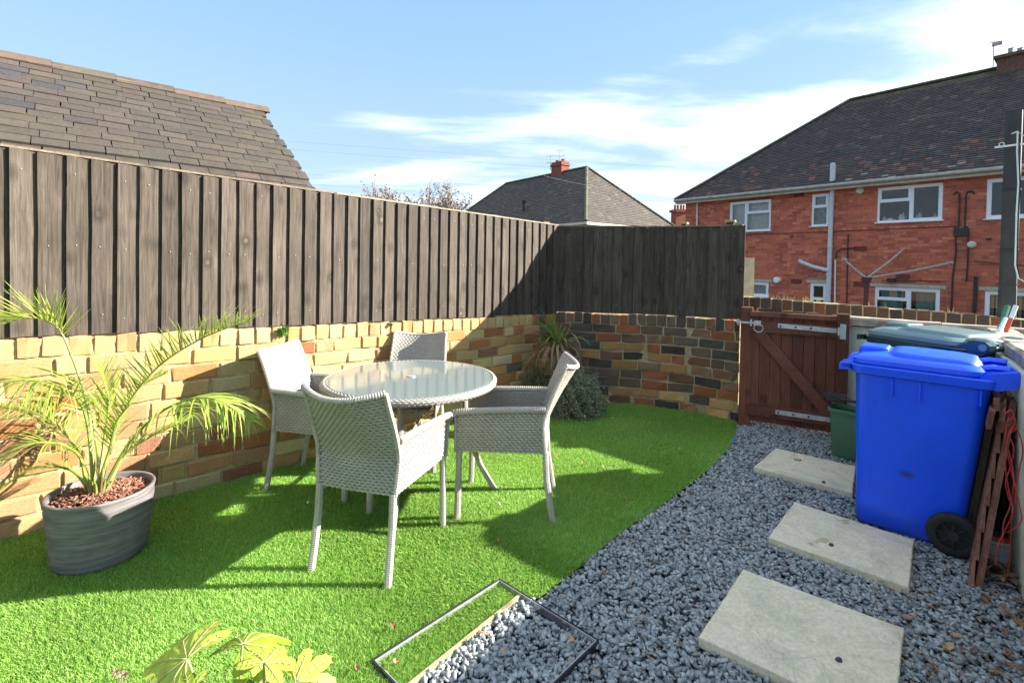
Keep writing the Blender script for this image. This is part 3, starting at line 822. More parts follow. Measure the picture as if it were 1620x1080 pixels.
# ------------------------------------------------------------------ fences
def board_mesh(name, w, h, thick_l, thick_r, mat):
    """feather-edge board: x 0..w, front towards -y; thick_l proud at the left edge"""
    out = []
    for i in range(5):
        j = lambda a: random.uniform(-a, a)
        m = MB(); NZ = 5; rows = []
        for k in range(NZ + 1):
            z = h * k / NZ; jl, jr = j(0.0015), j(0.0015)
            rows.append([(jl, -thick_l + j(.0008), z), (w + jr, -thick_r, z), (w + jr, 0, z), (jl, 0, z)])
        m.loft(rows)
        out.append(m.mesh(name, mat))
    return out
BW = 0.1085
FB = board_mesh('board', BW * 1.03, 1.0, 0.025, 0.006, M_FENCE)
def fence(path, zb, zt, s0, s1, back_off, label, face_side=1, proud='l', skip=()):
    p0, d0 = path_at(path, s0)
    root = empty('board_fence', V3(p0, zb(s0)), label, 'fence', 'dark timber fence panels standing on the brick walls')
    s = s0; nails = MB()
    while s < s1 - 0.02:
        w = BW * random.uniform(0.95, 1.05)
        if s + w > s1 + 0.03: w = s1 - s
        p, d = path_at(path, s + w / 2); nn = Vector((d.y, -d.x)) * face_side
        base = p - d * (w / 2) - nn * back_off
        z = zb(s + w / 2); hgt = zt(s + w / 2) - z
        tx = V3(d); ty = -V3(nn); tz = Vector((0, 0, 1)) + tx * random.uniform(-0.004, 0.004)
        sx = w / BW * (1.14 if len(path) > 2 else 1.0)
        inst('board', random.choice(FB), root, V3(base, z), basis(tx, ty, tz), (sx, random.uniform(0.85, 1.1), hgt + random.uniform(-0.004, 0.004)))
        for zf in (0.10, 0.5, 0.90):
            if random.random() < .5:
                c_ = V3(base + d * w * random.uniform(.30, .45) + nn * 0.0215, z + hgt * zf + random.uniform(-.015, .015))
                nails.box(c_, tx * .0022, ty * .0015, (0, 0, .0022))
        s += w
    nails.build('nail_heads', M_GALV, root, kind='stuff')
    # capping strip and rear rails
    pa, da = path_at(path, s0); pb, db = path_at(path, s1)
    for (za, zb_, th, dep, mat, nm, off) in ((zt(s0) + 0.007, zt(s1) + 0.007, 0.006, 0.026, M_CAP, 'capping_strip', -0.006),):
        n = 6 if len(path) > 2 else 1
        pts = []
        for i in range(n + 1):
            q, dq = path_at(path, s0 + (s1 - s0) * i / n); nn = Vector((dq.y, -dq.x)) * face_side
            pts.append((q - nn * (back_off + off), nn, (za + (zb_ - za) * i / n)))
        loops = []
        for q, nn, z in pts:
            f = V3(q + nn * dep * 0.5, z); b = V3(q - nn * dep * 0.9, z)
            loops.append([f + Vector((0, 0, -th)), f + Vector((0, 0, th)), b + Vector((0, 0, th)), b + Vector((0, 0, -th))])
        m = MB(); m.loft(loops); m.build(nm, mat, root)
    for zz in (0.12, 0.5, 0.88):
        nn = Vector((da.y, -da.x)) * face_side
        m = MB(); a = V3(pa - nn * (back_off + 0.022), zb(s0) + (zt(s0) - zb(s0)) * zz); b = V3(pb - Vector((db.y, -db.x)) * face_side * (back_off + 0.022), zb(s1) + (zt(s1) - zb(s1)) * zz)
        if len(path) == 2:
            d3 = (b - a).normalized(); m.box((a + b) / 2, d3 * ((b - a).length / 2), V3(nn) * 0.02, (0, 0, 0.035)); m.build('rail', M_FENCE, root)
    return root
LP = [WS, WC]; LL = (WC - WS).length
def fzb(s): return zt_left(s) + 0.004
def fzt(s): return 2.06 - 0.125 * max(-0.3, min(1, (s - 1.3) / (LL - 1.3)))
BO = 0.020
sA = 1.3 + 0.06 + BW * 0
s_split = 1.3 + (HIT(528, 400, V3(W0), V3(WN)).to_2d() - W0).dot(WD)
fence(LP, fzb, fzt, 0.25, s_split + 0.02, BO, 'weathered dark board fence panel below the tiled roof, on the yellow brick wall')
fence(LP, fzb, fzt, s_split, LL + 0.012, BO, 'dark board fence panel with a slanting shadow, running into the corner')
LB = plen(BACK)
fence(BACK, lambda s: zt_back(s) + 0.003, lambda s: 1.925 - 0.018 * s / LB, -0.03, LB + 0.0, BO, 'dark board fence panel in shade on the curved back wall')
_bn = Vector(((BACK[1] - BACK[0]).normalized().y, -(BACK[1] - BACK[0]).normalized().x))
_out = -(WN + _bn).normalized(); _cp = WC + _out * 0.085
m = MB(); m.box(V3(_cp, 0.955), V3(WD) * .055, V3(WN) * .05, (0, 0, 0.955)); m.build('sun_block_post', M_FENCE, loc=V3(_cp), label='dark post added behind the fence corner to block stray sun', cat='fence post')  # added behind the corner to stop sun leaking between the fences
# post tops behind the fences
for (px, py, path, Lp, w, lab) in ((778, 344, 0, 0, 0.09, 'pale post top behind the fence, left of the corner'), (860, 354, 0, 0, 0.09, 'pale post top behind the fence at the corner'),
                              (1083, 355, 1, 0, 0.07, 'mossy post top behind the back fence, left of two'), (1156, 352, 1, 0, 0.09, 'mossy post top at the right end of the back fence')):
    base = (W0, WD) if path == 0 else (BACK[3], (BACK[4] - BACK[2]).normalized())
    nn = Vector((base[1].y, -base[1].x))
    q = HIT(px, py, V3(base[0] - nn * 0.085), V3(nn)); top = q.z + 0.012
    r = empty('fence_post', (q.x, q.y, 0), lab, 'fence post', 'posts behind the fences')
    m = MB(); m.box((q.x, q.y, (top - 0.01) / 2), V3(base[1]) * (w / 2 - 0.012), V3(nn) * 0.035, (0, 0, (top - 0.012) / 2)); m.build('post', M_FENCE, r)
    m = MB(); m.box((q.x, q.y, top), V3(base[1]) * (w / 2), V3(nn) * 0.045, (0, 0, 0.010)); m.build('post_cap', simple('mossy_post_cap', (0.40, 0.34, 0.12), 0.9, 0.3, 20) if path else M_CAP, r)

# ------------------------------------------------------------------ rendered walls with stone coping
def rend_wall(a, b, zt, out_n, label, name='rendered_wall', ext_a=0, coplen=0.62, thick=0.13, joints=True, inset=0.0):
    """wall face on line a-b; out_n points to the yard"""
    d = (b - a).normalized(); L = (b - a).length
    root = empty(name, V3((a + b) / 2), label, 'wall')
    c = (a + b) / 2 - out_n * thick / 2
    m = MB(); NB = int(L / 0.45) + 1; bl = L / NB
    NZ = 5; bh = (zt + 0.02) / NZ
    m.box(V3(c - out_n * 0.004, (zt - 0.02) / 2 - 0.01), V3(d) * (L / 2 - 0.001), V3(out_n) * (thick / 2), (0, 0, zt / 2 + 0.008)); m.build('wall_core', M_RENDER, root)
    s = 0
    while s < L - 0.02:
        ln = min(coplen * random.uniform(0.8, 1.15), L - s)
        q = a + d * (s + ln / 2) - out_n * (thick / 2 - 0.005 + inset)
        m = MB(); ax = V3(d) * (ln / 2 - 0.003); ay = V3(out_n) * (thick / 2 + 0.028)
        h = 0.034
        cc = V3(q, zt + h)
        N = 5; loops = []
        for i in range(N + 1):
            t = -1 + 2 * i / N
            jj = lambda: random.uniform(-0.004, 0.004)
            e = cc + ax * t
            loops.append([e - ay + Vector((jj(), jj(), -h)), e + ay + Vector((jj(), jj(), -h)), e + ay * 0.99 + Vector((jj(), jj(), h * 0.55)), e + ay * 0.75 + Vector((0, 0, h + jj())), e - ay * 0.75 + Vector((0, 0, h + jj())), e - ay * 0.99 + Vector((jj(), jj(), h * 0.55))])
        m.loft(loops); m.build('coping_stone', M_COPING, root)
        s += ln
    return root
RN = Vector((-0.667, -0.745)); SN = Vector((-SD.y, SD.x))
ZR = 1.02
rend_wall(RW0, CORNER + RD * 1.9, ZR, RN, 'cream rendered wall with stone coping, right of the brown gate')
rend_wall(SW0 - SD * 2.6, CORNER - SD * 0.07, ZR, SN, 'cream rendered side wall along the right edge, stone coping', inset=0.06)
pier = empty('wall_pier', V3(CORNER), 'short white pier end at the corner behind the blue bin', 'wall')
q = AT(1589, 551, 3.0)
m = MB(); m.box(q, (0.042, -0.01, 0), (0.01, 0.04, 0), (0, 0, 0.045)); m.build('pier_face', M_WHITE, pier)
# ------------------------------------------------------------------ gate
gate_c = (GL + GR) / 2
GH = Vector((GD.x, GD.y, 0)); GNN = Vector((GN.x, GN.y, 0))
if GNN.dot(Vector((0, -1, 0))) < 0: GNN = -GNN
def gp(u, z, out=0.0):
    """point on the gate: u 0..1 from latch post to hinge post"""
    p = GL.lerp(GR, u); return Vector((p.x, p.y, z)) + GNN * out
GW = (GR - GL).length
for nm, p_, zt_, lab, ww in (('gate_post', P2(1177, 670), 1.125, 'brown gate post beside the end of the brick wall', 0.05), ('gate_post', P2(1328, 698), 1.115, 'brown gate post carrying the hinges, by the green caddy', 0.042)):
    m = MB(); m.box(V3(p_, zt_ / 2 - 0.02), GH * ww, GNN * 0.045, (0, 0, zt_ / 2 + 0.02))
    r = m.build(nm, M_GATE, loc=V3(p_), label=lab, cat='gate post', group='posts of the brown gate')
gate = empty('garden_gate', V3(gate_c), 'brown ledged and braced timber gate, closed', 'gate')
pls = [0.005, 0.125, 0.25, 0.375, 0.50, 0.625, 0.75, 0.875, 0.995]
for i in range(8):
    a, b = pls[i] + 0.0006, pls[i + 1] - 0.0006
    zb_ = 0.055
    m = MB(); c = gp((a + b) / 2, (zb_ + 1.06) / 2); hx = (b - a) / 2 * GW; hz = (1.06 - zb_) / 2
    F_ = [c + GH * sx * hx * k + GNN * o + Vector((0, 0, sz * hz)) for sz in (-1, 1) for (sx, o, k) in ((-1, -.010, 1), (1, -.010, 1), (1, .004, 1), (1, .011, .93), (-1, .011, .93), (-1, .004, 1))]
    m.loft([F_[:6], F_[6:]]); m.build('plank', M_GATE, gate)
def gbox(u0, z0, u1, z1, hw, o0, o1, nm, mat, bevel=True):
    a = gp(u0, z0); b = gp(u1, z1); d = (b - a).normalized(); w = GNN.cross(d).normalized()
    m = MB(); m.box((a + b) / 2 + GNN * (o0 + o1) / 2, d * ((b - a).length / 2), w * hw, GNN * ((o1 - o0) / 2)); return m.build(nm, mat, gate)
M_GATEB = m_board('brown_gate_rail', (0.130, 0.045, 0.027), (0.23, 0.083, 0.049), (0.07, 0.03, 0.02), rough=0.6, up=0)
gbox(0.0, 1.07, 1.0, 1.068, 0.020, -.012, 0.046, 'top_capping', M_GATE)
gbox(0.0, 0.955, 1.0, 0.95, 0.050, .013, .040, 'ledge', M_GATEB)
gbox(0.0, 0.165, 1.0, 0.17, 0.052, .013, .040, 'ledge', M_GATEB)
gbox(0.10, 0.905, 0.93, 0.215, 0.046, .0135, .038, 'brace', M_GATEB)
gbox(0.33, 0.975, 0.985, 0.962, 0.020, .041, .046, 'hinge_strap', M_GALV)
gbox(0.33, 0.175, 0.985, 0.172, 0.020, .041, .046, 'hinge_strap', M_GALV)
for zc in (0.965, 0.172):
    a = V3(P2(1328, 698), zc) - GH * 0.004
    m = MB(); m.box(a + GNN * 0.048, GH * 0.022, GNN * 0.003, (0, 0, 0.065)); m.build('hinge_plate', M_GALV, gate)
    m = MB(); m.tube([a - GH * 0.03 + GNN * 0.054 + Vector((0, 0, -0.035)), a - GH * 0.03 + GNN * 0.054 + Vector((0, 0, 0.035))], 0.009); m.build('hinge_pin', M_GALV, gate)
    for i in range(4):
        p = gp(0.36 + i * 0.17, zc + 0.005 if zc > .5 else zc + 0.001, 0.047); m = MB(); m.tube([p, p + GNN * 0.004], [0.009, 0.006], 8); m.build('bolt_head', M_DARKEDGE if i < 3 else M_GALV, gate)
# latch: bar, keeper and ring
m = MB(); pl = gp(0, 0.985, 0.052); m.box(pl - GH * 0.035, GH * 0.085, GNN * 0.004, (0, 0, 0.009)); m.box(pl - GH * 0.10, GH * 0.006, GNN * 0.008, (0, 0, 0.03)); m.box(pl + GH * 0.012, GH * 0.008, GNN * 0.007, (0, 0, 0.03)); m.build('latch', M_GALV, gate)
m = MB(); m.box(pl + GH * 0.065, GH * 0.03, GNN * 0.003, (0, 0, 0.024)); m.build('latch_plate', M_GALV, gate)
ringc = pl + GH * 0.075 + Vector((0, 0, -0.045)) + GNN * 0.006
m = MB(); m.tube([ringc + GH * math.cos(a) * 0.038 + Vector((0, 0, math.sin(a) * 0.038)) for a in np.linspace(0, 2 * math.pi, 25)], 0.005, 6, cap=False); m.build('ring_handle', M_GALV, gate)

# ------------------------------------------------------------------ street wall behind the gate
SA = AT(1150, 466, 5.95); SB = AT(1640, 505, 4.55)
sa = Vector((SA.x, SA.y)); sb = Vector((SB.x, SB.y)); sdir = (sb - sa).normalized()
sa = sa - sdir * 1.2; zA = SA.z; zB = SB.z; Ls = (sb + sdir * 0.6 - sa).length
st_root = empty('street_wall', V3(sa), 'dark brick wall topped with upright bricks, behind the gate and the coping', 'wall')
def zt_st(s): return zA + (zB - zA) * (s - 1.2) / (Ls - 1.8) + 0.004 * wob(s, 5)
brick_wall([sa, sb + sdir * 0.6], zt_st, 10, lambda s, z: random.choice([(0.055, 0.042, 0.038), (0.04, 0.034, 0.034), (0.09, 0.05, 0.035), (0.16, 0.06, 0.035), (0.22, 0.12, 0.06), (0.06, 0.05, 0.045), (0.075, 0.05, 0.04)]), st_root, BRD, M_MORTARD, 1, pitch=0.112, sold=0.125, st=0.25, z0=0.0)
# dry weeds on the wall top
wd = MB()
for i in range(70):
    s = random.uniform(1.2, 2.2) if random.random() < 0.85 else random.uniform(2.2, Ls)
    p, d = path_at([sa, sb + sdir * .6], s); z = zt_st(s); b = V3(p - Vector((d.y, -d.x)) * random.uniform(0.03, 0.10), z)
    t = b + Vector((random.uniform(-.03, .03), random.uniform(-.02, .02), random.uniform(.02, .075)))
    wd.add([b - V3(d) * .003, b + V3(d) * .003, t], [(0, 1, 2)], random.choice([(0.35, 0.26, 0.10), (0.28, 0.24, 0.08), (0.18, 0.22, 0.05)]))
wd.build('wall_weeds', M_LEAF, kind='stuff', label='dry weeds growing along the street wall top')

# ------------------------------------------------------------------ outbuilding with plain tile roof behind the fence
WD3 = V3(WD); WN3 = V3(-WN)                    # WN3 points away from the yard
dist0 = W0.dot(-WN)
D_B = dist0 + 1.30
pb = HIT(80, 226, WN3 * D_B, WN3)
PR = math.radians(38)
up = WN3 * math.cos(PR) + Vector((0, 0, math.sin(PR))); rn = WD3.cross(up)
if rn.z < 0: rn = -rn
ridge1 = HIT(80, 99, pb, rn); ridge2 = HIT(424, 182, pb, rn); bot2 = HIT(507, 303, pb, rn)
def ruv(p): return ((p - pb).dot(WD3), (p - pb).dot(up))
u2, v2 = ruv(ridge2); u3, v3 = ruv(bot2); u1, v1 = ruv(ridge1)
VTOP = (v1 + v2) / 2; VBOT = -0.75; UL = -2.2
def verge(v): return u2 + (u3 - u2) * (v - v2) / (v3 - v2)
gar = empty('outbuilding', (pb.x, pb.y, 0), 'low outbuilding with a brown-grey plain tile roof behind the left fence', 'outbuilding')
def RP(u, v, o=0.0): return pb + WD3 * u + up * v + rn * o
m = MB(); 
top = [RP(UL, VBOT, -.03), RP(verge(VBOT) - .02, VBOT, -.03), RP(verge(VTOP) - .02, VTOP, -.03), RP(UL, VTOP, -.03)]
back_e = VTOP - VBOT
def RPb(u, t): # rear slope mirrored over the ridge
    r_ = RP(u, VTOP, -.03); return r_ + WN3 * math.cos(PR) * t - Vector((0, 0, math.sin(PR) * t))
m.quad(*top)
m.quad(RP(UL, VTOP, -.03), RP(verge(VTOP) - .02, VTOP, -.03), RPb(verge(VTOP) - .02, back_e), RPb(UL, back_e))
m.build('roof_deck', M_BED, gar)
# walls under the roof
e0 = RP(UL, VBOT + .12, -.05); e1 = RP(verge(VBOT) - .12, VBOT + .12, -.05); f0 = RPb(UL, back_e - .12); f1 = RPb(verge(VBOT) - .12, back_e - .12)
z0v = lambda p: Vector((p.x, p.y, -0.1))
m = MB(); m.quad(z0v(e0), z0v(e1), e1, e0); m.quad(z0v(f0), z0v(f1), f1, f0)
rr = RP(verge(VTOP) - .12, VTOP, -.06); m.add([z0v(e1), z0v(f1), f1, rr, e1], [(0, 1, 2, 3, 4)])
rl = RP(UL, VTOP, -.06); m.add([z0v(e0), z0v(f0), f0, rl, e0], [(4, 3, 2, 1, 0)])
m.build('wall', M_BRICKFA if False else simple('outbuilding_wall', (0.30, 0.16, 0.10), 0.9), gar)
# individual tiles
TW = 0.205; NR = 13; GAU = VTOP / NR
def tile_meshes(name, mat, n=6):
    out = []
    for i in range(n):
        m = MB(); j = lambda a: random.uniform(-a, a)
        # x -.5..+.5 , y 0 (tail, low) .. 1 (head), camber
        a = [(-.5, 0, 0), (0, -.01 + j(.01), .10), (.5, 0, 0), (.5, 1, -.4), (0, 1, -.4), (-.5, 1, -.4)]
        b = [(x, y, z + 1.0) for x, y, z in a]
        m.add(a + b, [(0, 1, 4, 5), (1, 2, 3, 4), (6, 11, 10, 7), (7, 10, 9, 8), (0, 6, 7, 1), (1, 7, 8, 2), (2, 8, 9, 3), (5, 11, 6, 0)])
        out.append(m.mesh(name, mat))
    return out
TM = tile_meshes('tile', M_TILE)
TC = [(0.072, 0.058, 0.047), (0.069, 0.056, 0.046), (0.076, 0.061, 0.049), (0.070, 0.057, 0.047), (0.066, 0.055, 0.047), (0.079, 0.063, 0.050)]
nt = 0
rest = MB()
rowtop = int((VTOP - VBOT) / GAU)
for r in range(rowtop + 1):
    v = VTOP - GAU * (r + 1) + 0.01
    u = verge(v) - TW * (0.5 if r % 2 else 1.0)
    k = 0
    while u > UL:
        c = u + random.uniform(-.003, .003)
        vis = (v > -0.12) and c > -1.05 - (VTOP - v) * 0.05
        tcol = random.choice(TC)
        if c < 0.2 and v > .35 - c * 0.3 and random.random() < 0.35: tcol = random.choice([(0.060, 0.056, 0.056), (0.054, 0.051, 0.052), (0.058, 0.054, 0.053), (0.09, 0.066, 0.053)])
        tx = WD3; ty = up; rot = random.uniform(-0.012, 0.012)
        txr = tx * math.cos(rot) + ty * math.sin(rot); tyr = ty * math.cos(rot) - tx * math.sin(rot)
        w = TW - 0.006
        if k == 0 and r % 2: w = TW * 0.5
        if vis and nt < 300:
            inst('tile', random.choice(TM), gar, RP(c, v, random.uniform(0.010, 0.016)), basis(txr, tyr, rn), (w if not (k == 0 and r % 2) else w * .95, GAU + 0.045, 0.017), jit(tcol, 0.08)); nt += 1
        elif v > -0.6:
            p = RP(c, v, .012); rest.box(p + up * GAU * .5, WD3 * w / 2, up * GAU * .5 - rn * .004, rn * .006, jit(tcol, .12))
        u -= TW if not (k == 0 and r % 2) else TW * 0.75
        k += 1
if rest.n: rest.build('tiles', M_TILEA, gar, kind='stuff')
# ridge tiles
s = verge(VTOP) + 0.02; i = 0
while s > UL:
    ln = random.uniform(0.40, 0.46)
    m = MB(); a = RP(s, VTOP, 0.0) + Vector((0, 0, 0)); b = RP(s - ln, VTOP, 0.0)
    loops = []
    for q, lift in ((a, 0.012), (b, 0.0)):
        L1 = []
        for (ox, oz) in ((-.095, -.048), (-.06, 0.002), (0, .034), (.06, .002), (.095, -.048), (.08, -.06), (0, .015), (-.08, -.06)):
            L1.append(q + WN3 * ox + Vector((0, 0, oz + .012 + lift)))
        loops.append(L1)
    m.loft(loops)
    o = m.build('ridge_tile', M_RIDGE, gar); o.color = (*jit(random.choice([(0.120, 0.082, 0.058), (0.110, 0.084, 0.060), (0.100, 0.080, 0.058)]), .08), 1)
    s -= ln + 0.004
# mortar bedding under the ridge
m = MB(); m.tube([RP(verge(VTOP), VTOP - .05, .022), RP(UL, VTOP - .05, .022)], 0.026, 6); m.build('ridge_bedding', simple('pink_mortar', (0.20, 0.12, 0.085), 0.95, 0.3, 10, 0.8), gar)

# ------------------------------------------------------------------ tiled roof planes far away
def roof_tiles(mb, A, B, C, D, tw, gauge, colf, lift=0.012):
    """eave A-B, ridge D-C (C over B, D over A); tiles drawn as small sloping slabs"""
    e = (B - A).normalized(); n = (B - A).cross(D - A).normalized()
    if n.z < 0: n = -n
    upv = n.cross(e).normalized()
    if upv.z < 0: upv = -upv
    H = (D - A).dot(upv); L = (B - A).length
    dl = (D - A).dot(e); dr = (C - A).dot(e)
    rows = int(H / gauge)
    for r in range(rows):
        v0 = r * gauge; v1 = v0 + gauge
        l = dl * v0 / H; rr = L + (dr - L) * v0 / H
        u = l - (tw * .5 if r % 2 else 0)
        while u < rr:
            a = max(u, l); b = min(u + tw, rr)
            if b - a > 0.01:
                j = random.uniform(-.003, .004)
                p0 = A + e * (a + .002) + upv * v0; p1 = A + e * (b - .002) + upv * v0
                q0 = A + e * (a + .002) + upv * v1; q1 = A + e * (b - .002) + upv * v1
                c = colf((a + b) / 2, v0, L, H)
                h = n * (lift + gauge * .10 + j)
                mb.add([p0, p1, p1 + h, p0 + h, q1 + n * .004, q0 + n * .004], [(0, 1, 2, 3), (3, 2, 4, 5)], c)
            u += tw
def slabquad(mb, pts, th=0.05):
    n = (pts[1] - pts[0]).cross(pts[2] - pts[0]).normalized()
    if n.z < 0: n = -n
    mb.loft([[p - n * th for p in pts], [p - n * 0.006 for p in pts]])

# ------------------------------------------------------------------ red brick house on the right
def uu(px, py): d = ray(px, py); return d.x / d.y, d.z / d.y
HB = 2.60
ua, va = uu(1085, 317.5); ub, vb = uu(1590, 268)
Ya = HB / va; Yb = HB / vb
H0 = Vector((ua * Ya, Ya, 0)); H1 = Vector((ub * Yb, Yb, 0))
HA = (H1 - H0).normalized(); HN = Vector((HA.y, -HA.x, 0))      # HN outwards, to the camera
if HN.y > 0: HN = -HN
ZE = CAM_H + HB
house = empty('brick_house', (H0.x, H0.y, -0.1), 'two storey red brick house with white windows and dark tiled hipped roof', 'house')
def FS(px, py, out=0.0):
    p = HIT(px, py, H0 + HN * out, HN); return (p - H0).dot(HA), p.z
def HP(s, z, out=0.0): return H0 + HA * s + Vector((0, 0, z)) + HN * out
HLEN = 19.0; ZB = -0.9
WINS = []   # s0, s1, z0, z1, layout
def win(x0, x1, yt, yb, lay, xref=None):
    s0, zt_ = FS(x0, yt); s1 = FS(x1, yt)[0]; z0 = FS(x0, yb)[1]
    WINS.append((s0, s1, z0, zt_, lay)); return WINS[-1]
win(1155, 1220, 320.5, 367, 'L|tR')
win(1285, 1311.5, 308, 358, 'tB')
win(1389, 1492, 297.5, 352.5, 'tL|R')
win(1562, 1634, 284, 346.5, 'L|R')
win(1151, 1216, 444.5, 465.5, 'blind')
win(1282, 1307.5, 447.5, 510, 'tB')
win(1384.5, 1487.5, 453.5, 500, 'tL|Rc')
win(1558.5, 1634, 460, 510, 'L|Rv')
# wall core with openings
ss_ = sorted({0.0, HLEN} | {w[0] for w in WINS} | {w[1] for w in WINS}); zz_ = sorted({ZB, ZE} | {w[2] for w in WINS} | {w[3] for w in WINS})
m = MB()
def inwin(s, z): return any(w[0] < s < w[1] and w[2] < z < w[3] for w in WINS)
for i in range(len(ss_) - 1):
    for k in range(len(zz_) - 1):
        if not inwin((ss_[i] + ss_[i + 1]) / 2, (zz_[k] + zz_[k + 1]) / 2):
            m.quad(HP(ss_[i], zz_[k], -.006), HP(ss_[i + 1], zz_[k], -.006), HP(ss_[i + 1], zz_[k + 1], -.006), HP(ss_[i], zz_[k + 1], -.006))
for w in WINS:
    a, b, c, d = w[0], w[1], w[2], w[3]
    for (p, q) in (((a, c), (b, c)), ((b, c), (b, d)), ((b, d), (a, d)), ((a, d), (a, c))):
        m.quad(HP(p[0], p[1], -.006), HP(q[0], q[1], -.006), HP(q[0], q[1], -.16), HP(p[0], p[1], -.16))
DEP = 8.2
for (sx) in (0.0, HLEN):
    m.quad(HP(sx, ZB, -.006), HP(sx, ZB, -DEP), HP(sx, ZE, -DEP), HP(sx, ZE, -.006))
m.quad(HP(0, ZB, -DEP), HP(HLEN, ZB, -DEP), HP(HLEN, ZE, -DEP), HP(0, ZE, -DEP))
m.build('wall', M_MORTARF, house)
# bricks: the largest in view are objects, the others one mesh
smax = FS(1630, 300)[0]
fb = MB(); cand = []
RC = [(0.47, 0.125, 0.074), (0.44, 0.112, 0.066), (0.50, 0.140, 0.082), (0.45, 0.122, 0.076), (0.38, 0.098, 0.064), (0.52, 0.165, 0.100), (0.33, 0.09, 0.066)]
row = 0; z = 0.2
CH = 0.0862; BL = 0.262
LINT = [(WINS[i][0] - .12, WINS[i][1] + .12, WINS[i][3], WINS[i][3] + .15) for i in (4, 5, 6, 7)]
def blocked(a, b, z0_, z1_):
    for w in WINS:
        if a < w[1] and b > w[0] and z0_ + .02 < w[3] and z1_ - .02 > w[2]: return w
    for w in LINT:
        if a < w[1] and b > w[0] and z0_ + .02 < w[3] and z1_ - .02 > w[2]: return w
    return None
while z < ZE - 0.05:
    s = -(BL / 2 if row % 2 else 0)
    while s < smax + 0.2:
        ln = BL if row % 5 != 4 else BL / 2
        a, b = max(s, 0), s + ln - 0.012
        w = blocked(a, b, z, z + CH)
        if w is not None:
            segs = []
            if a < w[0] - .03: segs.append((a, w[0]))
            if b > w[1] + .03: segs.append((w[1], b))
        else: segs = [(a, b)]
        for (x0, x1) in segs: cand.append((x0, x1, z))
        s += ln
    z += CH; row += 1
cand.sort(key=lambda q: -q[0])
nb = 0
for (a, b, z) in cand:
    colr = jit(random.choice(RC), 0.12)
    if nb < 300:
        inst('brick', random.choice(BRF), house, HP((a + b) / 2, z + CH / 2, -0.022), basis(HA, -HN, Vector((0, 0, 1))), (b - a, 0.05, CH - 0.014), colr); nb += 1
    else:
        c = HP((a + b) / 2, z + CH / 2, random.uniform(-.001, .004)); hx = HA * (b - a) / 2; hz = Vector((0, 0, (CH - .012) / 2)); bk = HN * -0.012
        fb.add([c - hx - hz, c + hx - hz, c + hx + hz, c - hx + hz, c - hx - hz + bk, c + hx - hz + bk, c + hx + hz + bk, c - hx + hz + bk], [(0, 1, 2, 3), (0, 4, 5, 1), (1, 5, 6, 2), (2, 6, 7, 3), (3, 7, 4, 0)], colr)
fb.build('brickwork', M_BRICKFA, house, kind='stuff')
# soldier band under the eaves over each upper window, lintels under
for i in (0, 1, 2, 3):
    w = WINS[i]
    m = MB(); m.box(HP((w[0] + w[1]) / 2, w[3] + 0.03, 0.004), HA * ((w[1] - w[0]) / 2 + .06), HN * .008, (0, 0, .026)); m.build('window_head', simple('brown_head', (0.14, 0.075, 0.045), .9, .3, 9), house)
    break
for l in LINT:
    m = MB(); m.box(HP((l[0] + l[1]) / 2, (l[2] + l[3]) / 2 - .02, 0.006), HA * ((l[1] - l[0]) / 2), HN * .012, (0, 0, (l[3] - l[2]) / 2 - .03)); m.build('lintel', M_LINTEL, house)
def frame_rect(m, a, b, c, d, t, o0, o1):
    for (x0, x1, y0, y1) in ((a, b, c, c + t), (a, b, d - t, d), (a, a + t, c + t, d - t), (b - t, b, c + t, d - t)):
        m.box(HP((x0 + x1) / 2, (y0 + y1) / 2, (o0 + o1) / 2), HA * ((x1 - x0) / 2), HN * ((o1 - o0) / 2), (0, 0, (y1 - y0) / 2))
